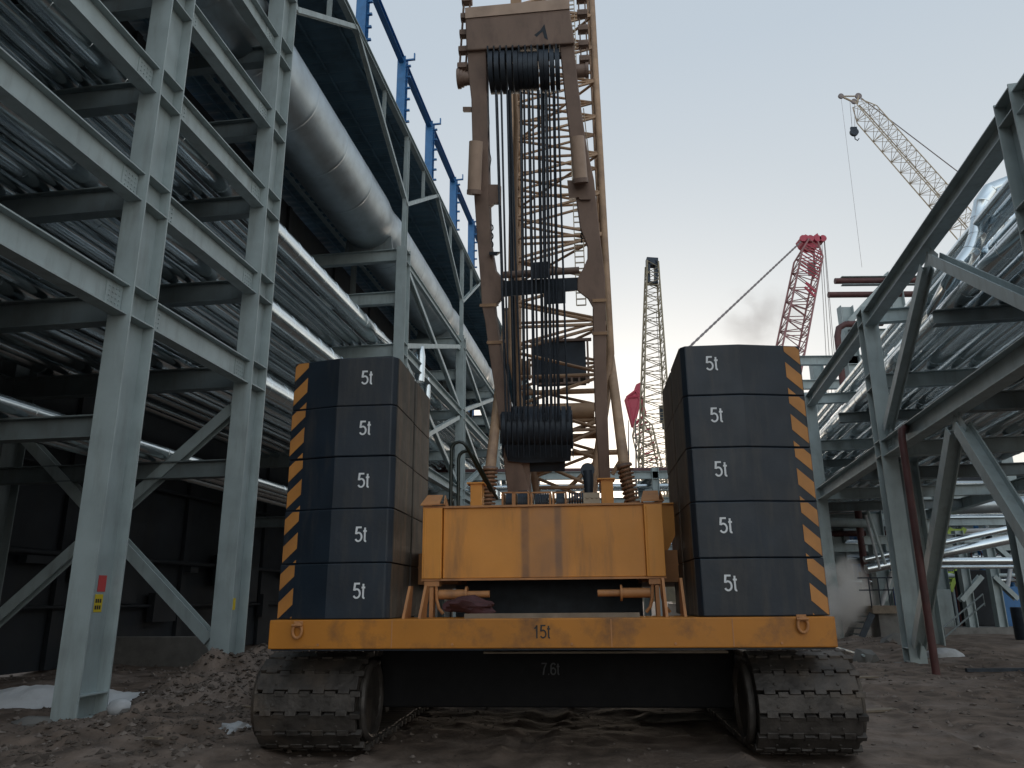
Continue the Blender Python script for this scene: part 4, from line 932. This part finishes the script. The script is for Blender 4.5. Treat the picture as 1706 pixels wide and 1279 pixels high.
# B small red headed boom
P1, P0 = atY(1066, 700, 88), atY(1108, 880, 84)
c, node, d, sd_ = far_crane('small crane with red boom head low behind the right backstop', P0, P1, 2.1, 16, CRTAN, .09, .05, (.2, .1), body=False)
obj('boom_foot', MB().tube([P0, V((P0.x+.6, P0.y, 1))], .3, 8), CRTAN, c)
h = [atY(x, y, 88) for x, y in ((1044, 662), (1060, 650), (1068, 660), (1075, 690), (1056, 708))]
mb = MB()
for a_, b_ in list(zip(h, h[1:]+h[:1]))+[(h[1], h[3]), (h[0], h[2]), (h[4], h[2])]: mb.tube([a_, b_], .17, 6); mb.tube([a_+V((0, 1.2, 0)), b_+V((0, 1.2, 0))], .14, 6)
mb.prism([h[0], h[1], (h[1]+h[3])/2, h[4]], V((0, .3, 0))); obj('boom_head', mb, RED, c)
h = [atY(x, y, 88) for x, y in ((1056, 652), (1060, 640), (1068, 636), (1068, 652), (1064, 660))]; obj('head_lug', MB().prism(h, V((0, .8, 0))), RED, c)
lat2 = MB()
for k in range(6): t = k/6; a_ = P1+(P0-P1)*(.02+.07*k); lat2.tube([a_-sd_*1.0, a_+(P0-P1)*.05+sd_*1.0], .09, 5)
obj('head_lacing', lat2, RED, c)
# C big crane with red head
P1, P0 = atY(1352, 405, 84), atY(1235, 960, 74); P0.z = 2.5
c, node, d, sd_ = far_crane('large crane with red boom head leaning right above the right counterweights', P0, P1, 2.45, 40, mat('far_crane_red_lattice', (.26, .12, .12), .6), .11, .055, (.12, .06))
h = [atY(x, y, 84) for x, y in ((1333, 396), (1342, 390), (1352, 395), (1362, 388), (1366, 396), (1374, 396), (1373, 402), (1364, 404), (1362, 412), (1344, 410), (1338, 405))]
obj('boom_head', MB().prism(h, V((0, 1.6, 0))), RED, c)
for x in (1338, 1350, 1362, 1371): obj('sheave', MB().disc(atY(x, 397, 83.7), V((0, 1, 0)), .42, .2, 14), RED, c)
q = atY(1335, 402, 84); e = atY(1143, 583, 62); obj('pendant', MB().tube([q, e, atY(1165, 640, 62)], .09, 6), CRGREY, c)
mb = MB()
for k in range(34): cc = q+(e-q)*(k+.5)/34; mb.box(cc, (e-q).normalized()*.3, V((0, .1, 0)), (e-q).normalized().cross(V((0, 1, 0)))*.13)
obj('pendant_links', mb, CRGREY, c)
for i, (xa, xb) in enumerate(((1366, 1380), (1369, 1386), (1373, 1392), (1374, 1396))): obj('hoist_rope', MB().tube([atY(xa, 402, 84), atY(xb, 660, 84)], .035, 5), CRGREY, c)
cab = atY(1352, 448, 83); obj('signal_box', MB().box(cab, V((.35, 0, 0)), V((0, .3, 0)), Z*.75), CRGREY, c)
lat2 = MB()
for k in range(9): t = .955-.012*k; lat2.tube([node(t, -1, -1), node(t+.018, 1, -1)], .08, 5)
obj('head_lacing', lat2, RED, c)
for t in (.80, .815): obj('walkway', MB().tube([node(t, -1, -1), node(t+.02, .1, -1)], .14, 6), RED, c)
# D far tan crane top right
P1, P0 = atY(1428, 172, 120), atY(1840, 640, 105)
c, node, d, sd_ = far_crane('distant crane with tan lattice jib slanting across the upper right sky', P0, P1, 2.9, 46, CRTAN, .10, .045, (.02, .05), body=False)
obj('boom_foot', MB().tube([P0, V((P0.x+8, P0.y, 1))], .5, 8), CRTAN, c)
T0, T1, T2 = atY(1401, 160, 120), atY(1430, 160, 120), atY(1418, 168, 120)
mb = MB().tube([T0, T1], .14, 6).tube([T0, T2, P1], .18, 6).tube([T1, P1], .2, 6); obj('jib_head', mb, CRTAN, c)
for p, r in ((T0, .5), (T1, .6), (T2+V((.5, 0, -.1)), .5)): obj('sheave', MB().disc(p, V((0, 1, 0)), r, .3, 14), CRGREY, c)
for a_, b_ in ((( 1431, 160), (1604, 292)), ((1431, 162), (1640, 420))): P, Q = atY(*a_, 120), atY(*b_, 116); obj('pendant', MB().tube([P, Q], .09 if b_[1] < 300 else .03, 5), CRGREY, c)
hk = atY(1423, 220, 120)
for k in (-1, 1): obj('hoist_rope', MB().tube([atY(1416+(k+1)*4, 168, 120), hk+V((.25*k, 0, 1))], .04, 5), CRGREY, c)
mb = MB().disc(hk, V((0, 1, 0)), .75, .5, 16).box(hk+Z*.5, V((.55, 0, 0)), V((0, .2, 0)), Z*.5).tube([hk-Z*.7, hk-Z*1.4, hk+V((.4, 0, -1.7)), hk+V((.7, 0, -1.3))], .1, 6); obj('hook_block', mb, DARK, c)
obj('whip_line', MB().tube([T0, atY(1436, 445, 112)], .025, 5), CRGREY, c)
# ================================================================ LOOSE THINGS ON THE GROUND
def gp(x, y):
    r = ray(x, y); P = CAM + r*(-EYE/r.z)
    for _ in range(6):
        h = hgt(P.x, P.y); P = CAM + r*((h-EYE)/r.z)
    return P
def rock(name, c, r, m, label, cat, seed, sq=(1, 1, .6), group=None, sub=2, amp=.35):
    import bmesh
    bm = bmesh.new(); bmesh.ops.create_icosphere(bm, subdivisions=sub, radius=1)
    for v_ in bm.verts:
        k = 1+amp*noise.noise(v_.co*1.3+V((seed*7.1, 0, 0)))+amp*.4*noise.noise(v_.co*3.5+V((0, seed*3.3, 0)))
        v_.co = V((v_.co.x*sq[0], v_.co.y*sq[1], v_.co.z*sq[2]))*k*r
    mb = MB(); mb.v = [V(c)+v_.co for v_ in bm.verts]; mb.f = [tuple(q.index for q in f_.verts) for f_ in bm.faces]; bm.free()
    return tag(obj(name, mb, m, None, 35), label, cat, group)
# white powder heap
a = gp(95, 1165)
mb = MB(); N1, N2 = 60, 24
cx = (gp(-60, 1165)+gp(232, 1168))/2
for i in range(N1):
    for j in range(N2):
        t = i/(N1-1)*2*math.pi; q = j/(N2-1)
        rx = 1.95*(1+.10*noise.noise(V((math.cos(t)*2, math.sin(t)*2, 0)))); ry = .95*(1.2+.14*noise.noise(V((math.cos(t)*2.5, math.sin(t)*2.5, 4))))
        x_, y_ = cx.x-.15+math.cos(t)*rx*q, cx.y+.35+math.sin(t)*ry*q
        mb.v.append(V((x_, y_, hgt(x_, y_)-.03+.34*(1-q**2)+.03*noise.noise(V((x_*4, y_*4, 0)))*(1-q))))
for i in range(N1-1):
    for j in range(N2-1): k = i*N2+j; mb.f.append((k, k+1, k+N2+1, k+N2))
tag(obj('powder_heap', mb, POWDER, None, 80), 'spread white powder heap around the foot of the first left column', 'heap')
P = gp(198, 1186); rock('concrete_lump', P+Z*.06, .17, LITTER, 'pale lump lying right of the foot of the first left column', 'rubble', 2, (1.1, 1, .8))
P = gp(390, 1222); rock('crumpled_bag', P+Z*.03, .17, LITTER, 'crumpled white bag on the soil left of the left track', 'bag', 5, (1.2, 1, .6), amp=.9, sub=3)
P = gp(255, 1235); tag(obj('wood_scrap', MB().box(P+Z*.04, V((.13, -.10, .01)), V((.02, .025, 0)), Z*.012), PLANK, None), 'small pale wood scrap between the left column and the track', 'wood')
P = gp(60, 1205); rock('concrete_lump', P+Z*.02, .22, CONC, 'flat grey slab of rubble before the foot of the first left column', 'rubble', 8, (1.6, 1, .35))
P = gp(1578, 1098); rock('rubble_heap', P+Z*.0, .38, LITTER, 'small pointed white heap right of the dark red pipe', 'heap', 3, (1.3, 1, .8))
P = gp(1572, 1085); rock('rubble_heap', P+V((.4, 3, -.05)), .7, CONC, 'low grey rubble heap just behind the dark red pipe', 'heap', 4, (1.3, 1, .7))
P = gp(1500, 1108); rock('rubble_heap', P+V((0, 2, 0)), .35, CONC, 'pale stone heap left of the right rack column foot', 'heap', 6, (1.0, 1, .8))
P = gp(1660, 1118); tag(obj('steel_bar', MB().box(P+Z*.03, V((.7, 0, 0)), V((0, .05, 0)), Z*.04), DARK, None), 'dark bar lying on the ground at the right edge', 'bar')
P, Q = gp(1385, 1082), gp(1440, 1096); tag(obj('steel_rod', MB().tube([P+Z*.12, Q+Z*.06], .035, 8), STEEL, None), 'pale rod lying right of the right track', 'rod')
for i, (x, y, dx, lab) in enumerate(((1425, 1131, .5, 'thin plank lying beside the upper part of the right track'), (1450, 1187, .45, 'thin plank lying beside the lower part of the right track'))):
    P = gp(x, y); tag(obj('plank', MB().box(P+Z*.03, V((dx, .12, 0)), V((-.02, .09, 0)), Z*.015), PLANK, None), lab, 'plank')
for i, (x, y, lab) in enumerate(((415, 1168, 'stick lying by the left track, upper one'), (395, 1185, 'stick lying by the left track, lower one'))):
    P = gp(x, y); tag(obj('stick', MB().tube([P+V((-.35, 0, .04)), P+V((.1, .05, .07)), P+V((.4, -.05, .05))], [.018, .022, .014], 6), PLANK, None, 50), lab, 'stick')
a, z0 = CF.ps(785, 1013, .5); rock('rag_bundle', CF(.55, a, z0+.02), .16, mat('dark_red_rag', (.06, .022, .025), .8, 0, .3, 10), 'dark red rag bundle lying on the orange tray beside the left pin', 'rag', 9, (1.7, .8, .6), amp=.7, sub=3)
P = gp(880, 1235); rock('soil_clod', P+Z*.0, .10, DIRTM, 'small dark clod on the road before the crane', 'clod', 12)
P = gp(1130, 1195); rock('soil_mound', P+V((0, 0, -.03)), .30, mat('pale_soil', (.13, .115, .10), .95, 0, .3, 8, None, 0, .5, 14), 'low pale mound of soil between the tracks', 'mound', 14, (2.6, 1.2, .35))
# scattered stones and clods: uncountable
mb = MB(); rg = random.Random(3)
def stone(c, r):
    q = [V((rg.uniform(.6, 1.2), 0, 0)) for _ in range(6)]
    a = rg.uniform(0, 6.28); pts = [c+V((math.cos(a+k*1.2566)*r*rg.uniform(.7, 1.2), math.sin(a+k*1.2566)*r*rg.uniform(.7, 1.2), rg.uniform(-.3, .3)*r)) for k in range(5)]
    k = len(mb.v); mb.v += pts+[c+V((rg.uniform(-.3, .3)*r, rg.uniform(-.3, .3)*r, r*rg.uniform(.4, .9))), c-Z*r*.6]
    for i in range(5): mb.f.append((k+i, k+(i+1) % 5, k+5)); mb.f.append((k+(i+1) % 5, k+i, k+6))
for i in range(12000):
    x_ = rg.uniform(-13, 14); y_ = 6.5+rg.random()**1.5*24
    road = math.exp(-((x_-.5-y_*.1)/4.2)**4)
    if rg.random() < road*.6: continue
    r = .010+(.06 if rg.random() < .985 else .13)*rg.random()**3.5*(1 if road < .5 else .6)
    stone(V((x_, y_, hgt(x_, y_)+r*.1)), r)
o = obj('loose_stones', mb, mat('loose_stone', (.17, .14, .12), .9, 0, .6, 2.5), None, loc=(0, 0, 0)); tag(o, 'loose stones and clods scattered over the soil', 'rubble', None, 'stuff')
mb = MB()
for i in range(7000):
    x_, y_ = rg.gauss(-4.6, 1.3), rg.gauss(15.5, 3.6)
    if abs(x_+2.9) < .7 and 9 < y_ < 17: continue
    r = .012+.055*rg.random()**3; stone(V((x_, y_, hgt(x_, y_)+r*.1)), r)
o = obj('spoil_clods', mb, DIRTM, None, loc=(0, 0, 0)); tag(o, 'dark soil clods on the spoil heap beside the left track', 'soil', None, 'stuff')
# ================================================================ DUST AND SMOKE
def cloud(name, c, rad, dens, colr, label, seed, sc=.5, flat=1.0):
    import bmesh
    bm = bmesh.new(); bmesh.ops.create_icosphere(bm, subdivisions=4, radius=1)
    mb = MB(); mb.v = [V(c)+V((v_.co.x*rad[0], v_.co.y*rad[1], v_.co.z*rad[2])) for v_ in bm.verts]; mb.f = [tuple(q.index for q in f_.verts) for f_ in bm.faces]; bm.free()
    m = bpy.data.materials.new(name+'_volume'); m.use_nodes = True; N = m.node_tree.nodes; L = m.node_tree.links
    N.remove(N['Principled BSDF']); pv = N.new('ShaderNodeVolumePrincipled'); L.new(pv.outputs[0], N['Material Output'].inputs['Volume'])
    pv.inputs['Color'].default_value = (*colr, 1); pv.inputs['Anisotropy'].default_value = .2
    tc = N.new('ShaderNodeTexCoord'); nz = N.new('ShaderNodeTexNoise'); nz.inputs['Scale'].default_value = sc; nz.inputs['Detail'].default_value = 4
    L.new(tc.outputs['Object'], nz.inputs['Vector'])
    sp = N.new('ShaderNodeVectorMath'); sp.operation = 'DIVIDE'; L.new(tc.outputs['Object'], sp.inputs[0]); sp.inputs[1].default_value = rad
    ln = N.new('ShaderNodeVectorMath'); ln.operation = 'LENGTH'; L.new(sp.outputs[0], ln.inputs[0])
    mr = N.new('ShaderNodeMapRange'); mr.inputs[1].default_value = 1; mr.inputs[2].default_value = .1; L.new(ln.outputs['Value'], mr.inputs[0])
    n2 = N.new('ShaderNodeMapRange'); n2.inputs[1].default_value = .42; n2.inputs[2].default_value = .68; L.new(nz.outputs[0], n2.inputs[0])
    mu = N.new('ShaderNodeMath'); mu.operation = 'MULTIPLY'; L.new(mr.outputs[0], mu.inputs[0]); L.new(n2.outputs[0], mu.inputs[1])
    m2 = N.new('ShaderNodeMath'); m2.operation = 'MULTIPLY'; L.new(mu.outputs[0], m2.inputs[0]); m2.inputs[1].default_value = dens; L.new(m2.outputs[0], pv.inputs['Density'])
    o = obj(name, mb, m, None, 60, loc=c); return tag(o, label, 'dust' if 'dust' in name else 'smoke', None, 'stuff')
P = atY(1402, 1015, 31); cloud('dust_cloud', V((P.x-.1, 31, 1.45)), (1.4, 1.2, 2.2), 16, (.97, .95, .93), 'pale dust cloud drifting at the right end of the tray', 1, .8)
P = atY(1268, 530, 130); cloud('smoke_plume', P, (9, 5, 7), .22, (.55, .5, .48), 'faint brown smoke patch in the sky above the right counterweights', 2, .2)
S.cycles.use_adaptive_sampling = True; S.cycles.max_bounces = 6; S.cycles.volume_bounces = 4; S.cycles.volume_step_rate = 2
try: S.cycles.use_denoising = True
except Exception: pass
